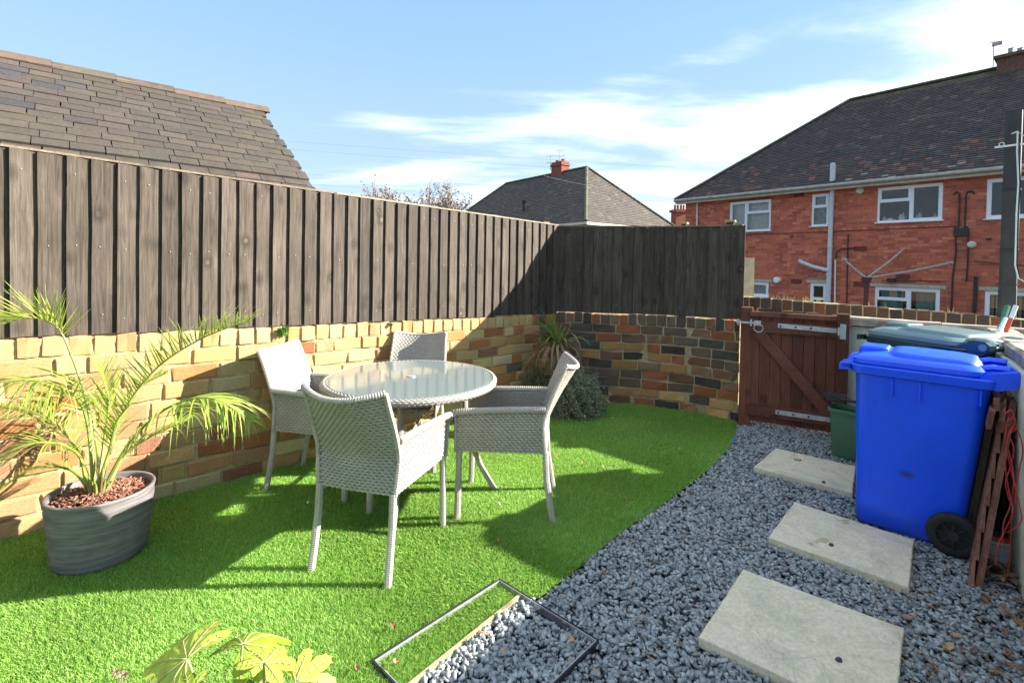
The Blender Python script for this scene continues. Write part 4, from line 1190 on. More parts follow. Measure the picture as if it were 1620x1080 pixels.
for (a, b, c, d, lay) in WINS:
    f = MB(); frame_rect(f, a, b, c, d, 0.055, -.075, -.012)
    panes = []; mid = (a + b) / 2
    if lay == 'tB': cells = [(a, b, 'th')]
    elif lay == 'blind': cells = [(a, b, 'f')]
    else:
        sp_ = 0.42 if lay.startswith('L|t') else 0.53
        mid = a + (b - a) * sp_
        l, r_ = lay.split('|')
        cells = [(a, mid, 'th' if 't' in l else 'f'), (mid, b, 'th' if 't' in r_ else 'f')]
    for (x0, x1, k) in cells:
        xs = x0 + (.055 if x0 == a else .03); xe = x1 - (.055 if x1 == b else .03); zc_ = c + .055; zd_ = d - .055
        if x1 != b: f.box(HP(x1, (c + d) / 2, -.045), HA * .03, HN * .0325, (0, 0, (d - c) / 2 - .056))
        if k == 'th':
            zt2 = c + (d - c) * 0.60
            f.box(HP((xs + xe) / 2, zt2, -.045), HA * ((xe - xs) / 2 + .0), HN * .031, (0, 0, .028)); secs = [(zc_, zt2 - .028), (zt2 + .028, zd_)]
        else: secs = [(zc_, zd_)]
        for (y0, y1) in secs:
            # sash frame
            if k == 'f' or (y1 > d - .1): frame_rect(f, xs, xe, y0, y1, 0.035, -.06, -.020); panes.append((xs + .035, xe - .035, y0 + .035, y1 - .035))
            else: panes.append((xs, xe, y0, y1))
    fo = f.build('window', M_UPVC, house)
    for (x0, x1, y0, y1) in panes:
        m = MB(); m.quad(HP(x0, y0, -.048), HP(x1, y0, -.048), HP(x1, y1, -.048), HP(x0, y1, -.048)); m.build('pane', M_PANE, fo)
    m = MB(); m.box(HP(mid if lay != 'x' else mid, c - .010, .02), HA * 0, HN * .045, (0, 0, .014)) if False else m.box(HP((a + b) / 2, c - .012, .012), HA * ((b - a) / 2 + .05), HN * .045, (0, 0, .013)); m.build('sill', M_UPVC, fo)
    # dim room behind
    m = MB(); x0, x1, y0, y1 = a, b, c, d; dp = -1.2
    m.quad(HP(x0, y0, dp), HP(x1, y0, dp), HP(x1, y1, dp), HP(x0, y1, dp))
    for (p, q) in (((x0, y0), (x1, y0)), ((x1, y0), (x1, y1)), ((x1, y1), (x0, y1)), ((x0, y1), (x0, y0))):
        m.quad(HP(p[0], p[1], -.16), HP(q[0], q[1], -.16), HP(q[0], q[1], dp), HP(p[0], p[1], dp))
    m.build('room', M_ROOM, fo)
def curtain(x0, x1, y0, y1, mat, fo='curtain', out=-.20):
    m = MB(); n = 24; L0 = []
    for i in range(n + 1):
        s = x0 + (x1 - x0) * i / n; o = out + .02 * math.sin(i * 1.7)
        L0.append((HP(s, y0, o), HP(s, y1, o)))
    for i in range(n): m.quad(L0[i][0], L0[i + 1][0], L0[i + 1][1], L0[i][1])
    m.build('curtain', mat, house)
w = WINS[0]; curtain(w[0], w[1], w[2], w[3], M_CURT)
w = WINS[1]; curtain(w[0], w[1], w[2], w[3] - .1, simple('net_curtain', (0.22, 0.25, 0.28), .9, .4, 12), out=-.17)
w = WINS[4]; curtain(w[0], w[1], w[2], w[3] - .02, simple('pale_blind', (0.42, 0.46, 0.50), .9, .3, 9), out=-.17)
w = WINS[6]; curtain(w[0] + .1, w[0] + .62, w[2], w[3], M_TEAL); curtain(w[1] - .55, w[1] - .1, w[2], w[3], M_TEAL)
w = WINS[7]
for i in range(7): 
    m = MB(); m.box(HP(w[0] + .12 + i * .1, (w[2] + w[3]) / 2, -.18), HA * .03, HN * .002, (0, 0, (w[3] - w[2]) / 2)); m.build('blind_slat', simple('green_blind', (0.26, 0.30, 0.22), .8, .1) if i == 0 else bpy.data.materials['green_blind'], house)
# things standing on the sill of the big upstairs window
w = WINS[2]
for (f_, h_, wd_, c_) in ((.10, .10, .05, (.5, .5, .5)), (.36, .14, .05, (.7, .7, .7)), (.40, .17, .045, (.65, .6, .5)), (.45, .13, .04, (.05, .08, .4)), (.62, .12, .06, (.15, .3, .6)), (.66, .15, .05, (.3, .5, .6)), (.88, .12, .05, (.5, .25, .1)), (.20, .06, .12, (.6, .6, .6))):
    m = MB(); s = w[0] + (w[1] - w[0]) * f_; m.lathe(HP(s, w[2] + .06, -.14), [(wd_ * .8, 0), (wd_, .02), (wd_, h_ * .7), (wd_ * .5, h_ * .85), (wd_ * .5, h_ * 1.2)], 10)
    m.build('sill_bottle', simple('sill_item', c_, .4), house)
# roof
EO = 0.30; ZR0 = ZE + 0.02
A_ = HP(-EO, ZR0, EO); B_ = HP(HLEN + EO, ZR0, EO)
best = None
for k in range(200, 500):
    th = math.radians(k / 10.0); n_ = (HN * math.sin(th) + Vector((0, 0, math.cos(th))))
    p = HIT(1345, 159, A_, n_); s = (p - A_).dot(HA); run = -(p - A_).dot(HN)
    e_ = abs(s - run)
    if best is None or e_ < best[0]: best = (e_, th, p, s, run)
_, TH, RT, sR, runR = best
print('house pitch', math.degrees(TH), 'run', runR, 'ridge z', RT.z)
D_ = A_ + HA * runR - HN * runR + Vector((0, 0, RT.z - ZR0)); C_ = B_ - HA * runR - HN * runR + Vector((0, 0, RT.z - ZR0))
A2 = A_ - HN * 2 * runR; B2 = B_ - HN * 2 * runR
m = MB(); slabquad(m, [A_, B_, C_, D_]); slabquad(m, [A2, A_, D_]); slabquad(m, [B2, A2, D_, C_]); slabquad(m, [B_, B2, C_]); m.build('roof', M_BED, house)
def hcol(u, v, L, H):
    c = random.choice([(0.082, 0.066, 0.066), (0.074, 0.060, 0.061), (0.090, 0.071, 0.068), (0.096, 0.074, 0.068), (0.078, 0.064, 0.064)])
    f = 0.5 + 0.5 * wob(u * 0.55 + 3, v * 0.7); g = wob(u * 1.9, v * 3.7)
    red = max(0, 1 - v / 2.3) * (0.35 + 0.4 * f) * (1.0 if u < 9.5 else .35)
    if v < 1.7 and g > .05 and random.random() < red * .85: c = random.choice([(0.20, 0.095, 0.068), (0.16, 0.085, 0.066), (0.25, 0.115, 0.08), (0.13, 0.08, 0.066)])
    elif random.random() < 0.012 * (1 - v / H): c = (0.22, 0.10, 0.07)
    elif g > .2 and random.random() < 0.10 and 5 < u < 12: c = (0.13, 0.12, 0.11)
    if v < 0.35 and u > 5.5 and g > 0.05 and random.random() < .14: c = (0.24, 0.245, 0.21)
    if v > H - .45: c = tuple(x * 1.0 + y for x, y in zip(c, (0.03, 0.035, 0.0)))
    if f > .5 and random.random() < .25 and v > H * .55: c = tuple(x + y for x, y in zip(c, (0.03, 0.03, 0.005)))
    return jit(c, .10)
m = MB(); roof_tiles(m, A_, HP(smax + 1.2, ZR0, EO), HP(smax + 1.2, RT.z, EO - runR), D_, 0.18, 0.112, hcol)
m.build('tiles', M_TILEA, house, kind='stuff')
# hip and ridge tiles
for (a, b, n_) in ((A_, D_, 26), (D_, HP(smax + 1.2, RT.z, EO - runR), 26)):
    for i in range(n_):
        p = a.lerp(b, i / n_); q = a.lerp(b, (i + .96) / n_); m = MB(); m.tube([p + Vector((0, 0, .03)), q + Vector((0, 0, .035))], 0.10, 8, flat=(0.55, 1)); o = m.build('ridge_tile', M_RIDGE, house); o.color = (*jit((0.11, 0.105, 0.075), .2), 1)
# eaves
m = MB(); m.box(HP(HLEN / 2 - .02, ZE - 0.075, EO - .05), HA * (HLEN / 2 + EO - .02), HN * .012, (0, 0, .065)); m.build('fascia', M_FASCIA, house)
m = MB(); m.box(HP(HLEN / 2 - .02, ZE - 0.12, EO / 2 - .03), HA * (HLEN / 2 + EO - .04), HN * (EO / 2 - .03), (0, 0, .012)); m.build('soffit', M_FASCIA, house)
m = MB(); gp_ = [HP(s, ZE - .015 , EO + .035) for s in np.linspace(-EO, smax + 1, 24)]; m.tube(gp_, 0.055, 10); m.build('gutter', M_GUTTER, house)
def pipe(pts, r, mat, nm, out=.06):
    m = MB(); m.tube([HP(*FS(x, y, out), out) for x, y in pts], r, 8); return m.build(nm, mat, house)
pipe([(1103.5, 320), (1103, 326), (1102.5, 358), (1101, 420)], .035, M_PIPEW, 'downpipe')
pipe([(1317, 298), (1315, 330), (1313.5, 370), (1312, 420), (1309.5, 500)], .066, M_PIPEW, 'soil_pipe', .09)
for (x, y) in ((1316, 315), (1315.5, 322), (1313, 390), (1311, 427), (1311, 434)):
    s, z = FS(x, y, .09); m = MB(); m.tube([HP(s, z - .03, .09), HP(s, z + .03, .09)], .078, 10); m.build('pipe_collar', M_PIPEW, house)
# vent part above the roof
pv = HIT(1317, 285, A_, HN * math.sin(TH) + Vector((0, 0, math.cos(TH)))); dv = AT(1317.5, 258, pv.y)
m = MB(); m.tube([pv - Vector((0, 0, .3)), Vector((pv.x, pv.y, dv.z - .03)), Vector((pv.x, pv.y, dv.z))], [.075, .075, .05], 10); m.build('vent_pipe', M_PIPEW, house)
m = MB(); m.box(pv + Vector((0, 0, -.02)), HA * .28, (HN * math.cos(TH) - Vector((0, 0, math.sin(TH)))) * .1, (HN * math.sin(TH) + Vector((0, 0, math.cos(TH)))) * .015); m.build('vent_flashing', M_GUTTER, house)
pipe([(1264, 411), (1268, 415), (1290, 423), (1311, 428)], .06, M_PIPEW, 'waste_pipe', .12)
pipe([(1321.5, 411), (1320.5, 500)], .022, M_WHITE, 'white_pipe', .05)
pipe([(1353, 392), (1330, 394), (1324, 398), (1322, 408)], .020, M_BLACKP, 'waste_pipe', .06)
pipe([(1342, 370), (1341, 395), (1339.5, 480)], .016, M_BLACKP, 'cable', .03)
pipe([(1176, 371), (1250, 369), (1310, 366.5), (1400, 362.5), (1512, 358)], .010, M_BLACKP, 'cable', .02)
pipe([(1508, 308), (1514, 303), (1518, 305), (1518, 330), (1516, 361)], .018, M_BLACKP, 'cable', .04)
pipe([(1542, 307), (1538, 302), (1531, 303), (1528, 310), (1526, 361)], .018, M_BLACKP, 'cable', .04)
pipe([(1511, 358), (1512.5, 400), (1507, 440), (1505, 495)], .018, M_BLACKP, 'cable', .04)
pipe([(1528, 358), (1532, 362), (1531, 420), (1529, 445)], .018, M_BLACKP, 'cable', .04)
pipe([(1544, 437), (1543, 470), (1541, 495)], .035, M_BLACKP, 'black_pipe', .05)
pipe([(1412, 444), (1498, 445)], .010, M_BLACKP, 'cable', .02)
def dev(px, py, w, h, d, mat, nm, rd=False):
    s, z = FS(px, py, 0); m = MB()
    if rd:
        m.tube([HP(s, z, 0), HP(s, z, d), HP(s, z, d + .02)], [w, w, w * .7], 14)
    else: m.box(HP(s, z, d / 2), HA * w, HN * (d / 2), (0, 0, h))
    m.build(nm, mat, house)
dev(1521, 367.5, .14, .10, .12, M_BLACKP, 'junction_box')
dev(1361.5, 302, .10, .1, .08, M_FASCIA, 'vent_cover', True)
dev(1231.5, 443, .10, .1, .18, M_UPVC, 'flue', True)
dev(1411, 443, .09, .05, .16, M_BLACKP, 'outside_light')
dev(1538, 387, .09, .06, .10, M_FASCIA, 'small_vent', True)
dev(1564, 378, .05, .02, .06, M_BLACKP, 'cable_clip')
dev(1253, 374, .05, .02, .04, M_BLACKP, 'cable_clip')
for (x, y) in ((1264, 308), (1260, 445), (1361, 393.5), (1428, 438), (1360, 449.5)):
    dev(x, y, .16, .075, .012, simple('air_brick', (0.16, 0.045, 0.035), .9) if 'air_brick' not in bpy.data.materials else bpy.data.materials['air_brick'], 'air_brick')
pipe([(1541, 411.5), (1560, 413), (1600, 417), (1640, 420)], .03, M_TERRA, 'overflow_pipe', .1)
# chimney
pc = HIT(1600, 100, C_, HN); 
rz_ = RT.z
s_c = 0
d1 = AT(1577, 100, 19.3); d2 = AT(1640, 95, 18.0)
cc_ = Vector(((d1.x + d2.x) / 2 , (d1.y + d2.y) / 2, 0))
ccs = (d1 - D_).dot(HA) + .75
cb_ = D_ + HA * ((AT(1577, 108, D_.y).x - D_.x) / HA.x * 0.0)
# place on the ridge line where pixel column 1577 meets it
nr_ = HN
pr_ = HIT(1579, 105, D_, HN); sc_ = (pr_ - D_).dot(HA)
CB = D_ + HA * (sc_ + .62)
topz = HIT(1579, 97, D_, HN).z
m = MB(); m.box(CB + Vector((0, 0, (topz - D_.z) / 2 - .15)), HA * .62, HN * .32, (0, 0, (topz - D_.z) / 2 + .15)); m.box(CB + Vector((0, 0, topz - D_.z + .02)), HA * .68, HN * .38, (0, 0, .05)); ch = m.build('chimney', simple('chimney_brick', (0.13, 0.07, 0.05), .9, .4, 12), house)
for k, (o, r_, h_, mt) in enumerate(((-.35, .07, .22, M_GUTTER), (-.15, .07, .16, M_GUTTER), (.22, .17, .42, M_TERRA), (.6, .17, .42, M_TERRA))):
    m = MB(); m.lathe(CB + HA * o + Vector((0, 0, topz - D_.z + .06)), [(r_ * 1.1, 0), (r_, .05), (r_ * .9, h_), (r_ * 1.05, h_ + .03)], 12); m.build('chimney_pot', mt, ch)
ab = HIT(1571, 108, D_, HN); at_ = HIT(1572.5, 65, D_, HN)
m = MB(); m.tube([ab, at_], .012, 5); t_ = at_; m.tube([t_ - HA * .15 - Vector((0, 0, .03)), t_ + HA * .2 - Vector((0, 0, .06))], .012, 5); m.box(t_ + HA * .08 - Vector((0, 0, .12)), HA * .12, HN * .03, (0, 0, .05)); m.build('aerial', M_GUTTER, house)

# ------------------------------------------------------------------ hipped house in the middle distance
E = AT(927, 350, 26.0); dl = Vector((-.603, .797, 0)); dr = Vector((.806, .592, 0)); Wm = 8.2; rise = 4.1
mh = empty('hipped_house', (E.x, E.y, -0.1), 'house with grey-brown hipped tile roof and small red chimney beyond the fence', 'house')
Lm = 8.76 + Wm
E1 = E + dl * Lm; E2 = E + dr * Wm; E3 = E2 + dl * Lm
R2 = E + dr * Wm / 2 + dl * Wm / 2; R2.z = AT(930, 265, R2.y).z
R1 = R2 + dl * 8.76
m = MB(); slabquad(m, [E, E1, R1, R2]); slabquad(m, [E2, E, R2]); slabquad(m, [E3, E2, R2, R1]); slabquad(m, [E1, E3, R1]); m.build('roof', M_BED, mh)
def mcol(u, v, L, H):
    f = wob(u * .4, v * .6); c = random.choice([(0.105, 0.086, 0.075), (0.112, 0.092, 0.078), (0.098, 0.080, 0.070), (0.12, 0.098, 0.080)])
    if random.random() < .05 + .06 * f: c = (0.15, 0.14, 0.10)
    return jit(c, .12)
def mcol2(u, v, L, H):
    c = mcol(u, v, L, H); return tuple(x * 1.45 for x in c)
m = MB(); roof_tiles(m, E1, E, R2, R1, .27, .17, mcol); roof_tiles(m, E, E2, R2, R2, .27, .17, mcol); m.build('tiles', M_TILEA, mh, kind='stuff')
for (a, b, n_) in ((E, R2, 26), (R2, R1, 22), (E2, R2, 22), (E1, R1, 24)):
    for i in range(n_):
        p = a.lerp(b, i / n_); q = a.lerp(b, (i + .95) / n_); m = MB(); m.tube([p + Vector((0, 0, .04)), q + Vector((0, 0, .05))], 0.12, 6, flat=(0.6, 1)); o = m.build('ridge_tile', M_RIDGE, mh); o.color = (*jit((0.15, 0.145, 0.09), .2), 1)
m = MB()
for (a, b) in ((E1, E), (E, E2)):
    d = (b - a).normalized(); nn = Vector((d.y, -d.x, 0)); c = (a + b) / 2
    m.box(c + Vector((0, 0, -.10)) + nn * .03, d * ((b - a).length / 2), nn * .04, (0, 0, .07))
m.build('gutter', M_FASCIA, mh)
m = MB(); ins = [E + (dr + dl) * .35, E2 + (dl - dr) * .35, E3 - (dr + dl) * .35, E1 + (dr - dl) * .35]
m.loft([[Vector((p.x, p.y, -.1)) for p in ins], [Vector((p.x, p.y, E.z - .08)) for p in ins]]); m.build('wall', simple('far_wall', (0.33, 0.14, 0.09), .9), mh)
cq = HIT(886, 272, R2, dr); cbz = cq.copy()
m = MB(); m.box(Vector((cbz.x, cbz.y, (cbz.z + AT(886, 263, cbz.y).z) / 2 - .1)), dl * .52, dr * .35, (0, 0, (AT(886, 263, cbz.y).z - cbz.z) / 2 + .35)); tz = AT(886, 262, cbz.y).z; m.box(Vector((cbz.x, cbz.y, tz)), dl * .58, dr * .41, (0, 0, .07)); ch = m.build('chimney', simple('chimney_red', (0.24, 0.08, 0.05), .9, .3, 12), mh)
for o in (-.3, .28):
    m = MB(); m.lathe(Vector((cbz.x, cbz.y, tz + .05)) + dl * o, [(.17, 0), (.14, .08), (.13, .3), (.15, .33)], 10); m.build('chimney_pot', M_TERRA, ch)
for (x, y0, y1) in ((871, 270, 247), (886, 258, 238)):
    a = AT(x, y0, cbz.y); b = AT(x, y1, cbz.y); m = MB(); m.tube([a, b], .02, 5)
    for zf in (1.0, .55): q = a.lerp(b, zf); m.tube([q - Vector((.3, 0, 0.02)), q + Vector((.35, 0, .03))], .014, 4)
    m.build('aerial', M_GUTTER, mh)
vp = HIT(828, 335, E, (dr * -math.sin(math.atan(1)) + Vector((0, 0, math.cos(math.atan(1))))).normalized() if False else (E - R2).cross(R1 - R2).normalized())
vt = AT(828.5, 321, vp.y); m = MB(); m.tube([vp - Vector((0, 0, .2)), Vector((vp.x, vp.y, vt.z))], [.07, .07], 8); m.tube([Vector((vp.x, vp.y, vt.z - .02)), Vector((vp.x, vp.y, vt.z + .16))], [.13, .13], 8); m.build('vent_pipe', M_BLACKP, mh)

# distant chimney left of the brick house
dc = AT(1078, 345, 34.0)
dh = empty('distant_house', (dc.x, dc.y, -0.1), 'far house of which only a red chimney with pots shows, left of the brick house', 'house')
m = MB(); m.loft([[Vector((dc.x + a * 4, dc.y + b * 4, -.1)) for a, b in ((-1, 0), (1, 0), (1, 2), (-1, 2))], [Vector((dc.x + a * 4, dc.y + b * 4, 3.4)) for a, b in ((-1, 0), (1, 0), (1, 2), (-1, 2))]]); m.build('wall', bpy.data.materials['far_wall'], dh)
m = MB(); m.loft([[Vector((dc.x + a * 4.3, dc.y - .3 + b * 4.3, 3.4)) for a, b in ((-1, 0), (1, 0), (1, 2), (-1, 2))], [Vector((dc.x + a * 4.3, dc.y + 4, 4.4)) for a in (-1, 1, 1, -1)]]); m.build('roof', M_BED, dh)
zt1 = AT(1078, 333, dc.y).z
m = MB(); m.box((dc.x, dc.y + .5, (zt1) / 2 + 1.5), (.42, .1, 0), (-.08, .3, 0), (0, 0, zt1 / 2 - 1.5)); m.box((dc.x, dc.y + .5, zt1), (.5, .1, 0), (-.1, .4, 0), (0, 0, .09)); ch = m.build('chimney', bpy.data.materials['chimney_red'], dh)
for o in (-.3, -.1, .12, .32):
    m = MB(); m.lathe((dc.x + o, dc.y + .5, zt1 + .08), [(.10, 0), (.08, .1), (.075, .32), (.1, .36)], 8); m.build('chimney_pot', M_TERRA, ch)

# ------------------------------------------------------------------ telegraph pole, wires, tree
pb_ = AT(1592.5, 500, 4.75); pt_ = AT(1607, 176, 4.75)
pole = empty('utility_pole', (pb_.x, pb_.y, 0), 'dark square utility pole with white bracket and wires, right edge', 'pole')
m = MB(); xw = HA * .058; yw = HN * .058; ztp = pt_.z
def oct_(z, k): return [Vector((pb_.x, pb_.y, z)) + xw * a * k + yw * b * k for a, b in ((-1, -.55), (-.55, -1), (.55, -1), (1, -.55), (1, .55), (.55, 1), (-.55, 1), (-1, .55))]
m.loft([oct_(0, 1.18), oct_(1.35, 1.08), oct_(1.36, 1.05), oct_(ztp, .98)]); m.build('shaft', M_POLE, pole)
for zz in (1.38, 1.72, 2.3):
    m = MB(); m.loft([oct_(zz, 1.12), oct_(zz + .012, 1.12)]); m.build('band', M_BLACKP, pole)
bz = AT(1604, 230, 4.7).z
m = MB(); m.box(Vector((pb_.x, pb_.y, bz)) + HN * .075, HA * .12, HN * .006, (0, 0, .009)); m.build('bracket', M_WHITE, pole)
m = MB(); m.tube([Vector((pb_.x, pb_.y, bz)) - HA * .07 + HN * .085 + Vector((math.cos(a) * .018 * HA.x, math.cos(a) * .018 * HA.y, .02 + math.sin(a) * .018)) for a in np.linspace(0, 6.28, 14)], .004, 5, cap=False); m.build('insulator', M_WHITE, pole)
wp = [(1610, 208), (1609, 240), (1611, 290), (1608, 340), (1607, 380), (1606, 420), (1611, 440), (1622, 446)]
m = MB(); m.tube([AT(x, y, 4.6) for x, y in wp], .0065, 6); m.build('wire', M_WIREW, pole)
m = MB(); m.tube([AT(x + 3, y, 4.6) for x, y in wp], .006, 6); m.build('wire', M_BLACKP, pole)
m = MB(); m.tube([AT(x, y, 4.6) for x, y in ((1610, 208), (1600, 212), (1609, 209), (1622, 216))], .005, 6); m.build('wire', M_WIREW, pole)
cab = MB()
for i, ((x0, y0, Y0), (x1, y1, Y1)) in enumerate((((430, 215, 30), (960, 256, 34)), ((430, 228, 30), (960, 268, 34)), ((470, 268, 30), (830, 294, 34)), ((440, 282, 30), (800, 307, 34)), ((860, 278, 20), (1085, 302, 22)))):
    a = AT(x0, y0, Y0); b = AT(x1, y1, Y1); a = a + (a - b) * 1.0; 
    if i < 4: b = b + (b - a) * .12
    else: a = AT(x0, y0, Y0)
    pts = [a.lerp(b, t) - Vector((0, 0, .25 * 4 * t * (1 - t))) for t in np.linspace(0, 1, 14)]
    m = MB(); m.tube(pts, .006, 4)
    m.build('overhead_cable', M_WIRE, loc=tuple(a), label=['topmost thin overhead cable crossing the sky', 'second overhead cable down, crossing the sky above the hipped house', 'third overhead cable down, just over the bare tree', 'lowest overhead cable, passing behind the bare tree', 'short pale cable running to the hipped roof'][i], cat='cable', group='overhead cables')

tr0 = AT(655, 400, 15.0)
tree = empty('bare_tree', (tr0.x, tr0.y, 0), 'nearly bare tree with a few brown leaves showing over the fence', 'tree')
tb = MB(); lf = MB(); twn = MB()
def branch(p, d, ln, r, lvl):
    n = 4; pts = [p]; q = p.copy(); dd = d.copy()
    for i in range(n):
        dd = (dd + Vector((random.uniform(-.16, .16), random.uniform(-.16, .16), random.uniform(-.02, .12)))).normalized(); q = q + dd * ln / n; pts.append(q.copy())
    (tb if lvl < 2 else twn).tube(pts, list(np.linspace(r, r * .55, n + 1)), 5 if lvl < 2 else 3)
    if lvl >= 3:
        for i in range(7):
            c = pts[random.randint(1, n)] + Vector((random.uniform(-.07, .07),) * 1 + (random.uniform(-.07, .07), random.uniform(-.07, .07))); s = random.uniform(.022, .045)
            a = Vector((random.uniform(-1, 1), random.uniform(-1, 1), random.uniform(-1, 1))).normalized() * s; b = a.cross(Vector((random.uniform(-1, 1), random.uniform(-1, 1), .3))).normalized() * s * .8
            lf.add([c - a, c + b, c + a, c - b], [(0, 1, 2, 3)], random.choice([(0.26, 0.16, 0.11), (0.32, 0.20, 0.14), (0.18, 0.13, 0.11), (0.22, 0.19, 0.14)]))
        return
    for i in range([7, 4, 4][lvl]):
        t = random.uniform(.45, 1.0); b = pts[0].lerp(pts[-1], t) if False else pts[min(n, int(t * n + .5))]
        a = random.uniform(0, 6.28); sp = [.95, .65, .6][lvl]
        nd = (dd * .8 + Vector((math.cos(a) * sp, math.sin(a) * sp * .7, random.uniform(0, .35)))).normalized()
        branch(b, nd, ln * random.uniform(.5, .72), r * .5, lvl + 1)
for k_ in range(24):
    a_t = k_ * 0.72
    branch(Vector((tr0.x + math.cos(a_t) * .5, tr0.y, 2.0)), Vector((math.cos(a_t) * .95, math.sin(a_t) * .5, 1.0)).normalized(), random.uniform(0.9, 1.25), .04, 1)
    tb.tube([(tr0.x, tr0.y, 1.0), (tr0.x + math.cos(a_t) * .5, tr0.y, 2.0)], [.07, .05], 6)
tb.tube([(tr0.x, tr0.y, 0), (tr0.x, tr0.y, 1.05)], [.13, .10], 8)
tb.build('trunk', M_TWIG, tree); twn.build('crown', M_TWIG, tree, kind='stuff'); lf.build('leaves', M_DEAD, tree, kind='stuff')

# rotary clothes airer in the garden over the wall
def RA(x, y, Y=13.2): return AT(x, y, Y)
ra = empty('rotary_airer', (RA(1370, 440).x, RA(1370, 440).y, -.1), 'folded-out rotary clothes airer on brown post before the brick house', 'clothes airer')
c0 = RA(1371, 440)
m = MB(); m.tube([Vector((c0.x, c0.y, -.1)), c0], .055, 8); m.tube([c0 - Vector((0, 0, .12)), c0 + Vector((0, 0, .03))], [.09, .12], 8); m.build('post', simple('brown_paint', (0.12, 0.045, 0.045), .6), ra)
for (x, y, Y) in ((1336, 411, 13.6), (1435, 390, 13.9), (1503, 416, 12.6)):
    e = AT(x, y, Y); m = MB(); m.tube([c0, c0.lerp(e, .5) - Vector((0, 0, .03)), e], .028, 6); m.tube([e - Vector((.06, 0, 0)), e + Vector((.06, 0, 0))], .045, 6); m.build('arm', M_GUTTER, ra)
cp = AT(1183, 440, 7.2)
m = MB(); m.box((cp.x, cp.y, AT(1183, 408, 7.2).z / 2), (.075, -.03, 0), (.02, .05, 0), (0, 0, AT(1183, 408, 7.2).z / 2)); m.build('concrete_post', M_COPING if False else simple('pale_concrete', (0.42, 0.38, 0.28), .9, .3, 9), loc=(cp.x, cp.y, 0), label='pale concrete post beside the end of the dark back fence', cat='post')
# ------------------------------------------------------------------ woven rattan furniture
def weave(mb, P, nu, nv, amp=0.0032, fill=0.90, per=2.0, samp=4, shift=0.5):
    """woven strands: P(u,v,offset) -> point. nu over/under periods across, nv strands"""
    N = int(nu * samp)
    for r in range(nv):
        ph = math.pi * (r % 2) + 0.0
        v0 = (r + (1 - fill) / 2) / nv; v1 = (r + 1 - (1 - fill) / 2) / nv; vm = (v0 + v1) / 2
        vs_ = []
        for i in range(N + 1):
            u = i / N; w = math.cos(2 * math.pi * nu * u + ph)
            w = math.copysign(abs(w) ** 0.7, w)
            o = amp * w
            vs_ += [P(u, v0, o - 0.0012), P(u, vm, o + 0.0012), P(u, v1, o - 0.0012)]
        fs = []
        for i in range(N):
            for k in range(2):
                a = i * 3 + k; fs.append((a, a + 3, a + 4, a + 1))
        mb.add(vs_, fs)
def wrapped(mb, pts, r, pitch=0.009, seg=8, amp=0.0012):
    """tube wrapped with flat strand: ringed profile"""
    pts = [Vector(p) for p in pts]
    L = [0]
    for a, b in zip(pts, pts[1:]): L.append(L[-1] + (b - a).length)
    n = max(4, int(L[-1] / pitch) * 2)
    out = []; rr = []
    for i in range(n + 1):
        s = L[-1] * i / n
        k = max(j for j in range(len(L)) if L[j] <= s + 1e-9); k = min(k, len(pts) - 2)
        t = (s - L[k]) / max(1e-9, L[k + 1] - L[k])
        out.append(pts[k].lerp(pts[k + 1], t)); f = i / n
        base = r if not hasattr(r, '__len__') else r[0] + (r[1] - r[0]) * f
        rr.append(base + (amp if i % 2 else -amp * .4))
    mb.tube(out, rr, seg)
ZS, ZA, ZT = 0.398, 0.640, 0.876
def backP(u, v, o):
    uu_ = 2 * u - 1; hw = 0.209 + 0.006 * v + 0.010 * math.sin(math.pi * min(1, v * 1.15))
    z = ZS + (ZT - ZS) * v + 0.034 * uu_ * uu_ * v ** 2
    lean = 0.0 if v < .35 else ((v - .35) / .65) ** 1.2
    y = -0.262 - 0.020 * v - 0.155 * lean + (0.010 + 0.066 * v) * uu_ * uu_
    return Vector((hw * uu_, y - o, z))
def sideP(sg):
    def f(u, v, o):
        y = -0.250 + 0.520 * u
        x = 0.213 + 0.030 * u + 0.012 * v
        top = ZA + 0.012 - 0.022 * u
        z = ZS + (top - ZS) * v
        return Vector((sg * (x + o * 1.0), y, z))
    return f
def seatP(u, v, o): 
    hw = .208 + .03 * v
    return Vector((hw * (2 * u - 1), -0.245 + 0.50 * v, 0.445 + o - .012 * math.sin(math.pi * u) * math.sin(math.pi * v)))
def skirtP(u, v, o): return Vector((.238 * (2 * u - 1), 0.258 + o, .385 + .065 * v))
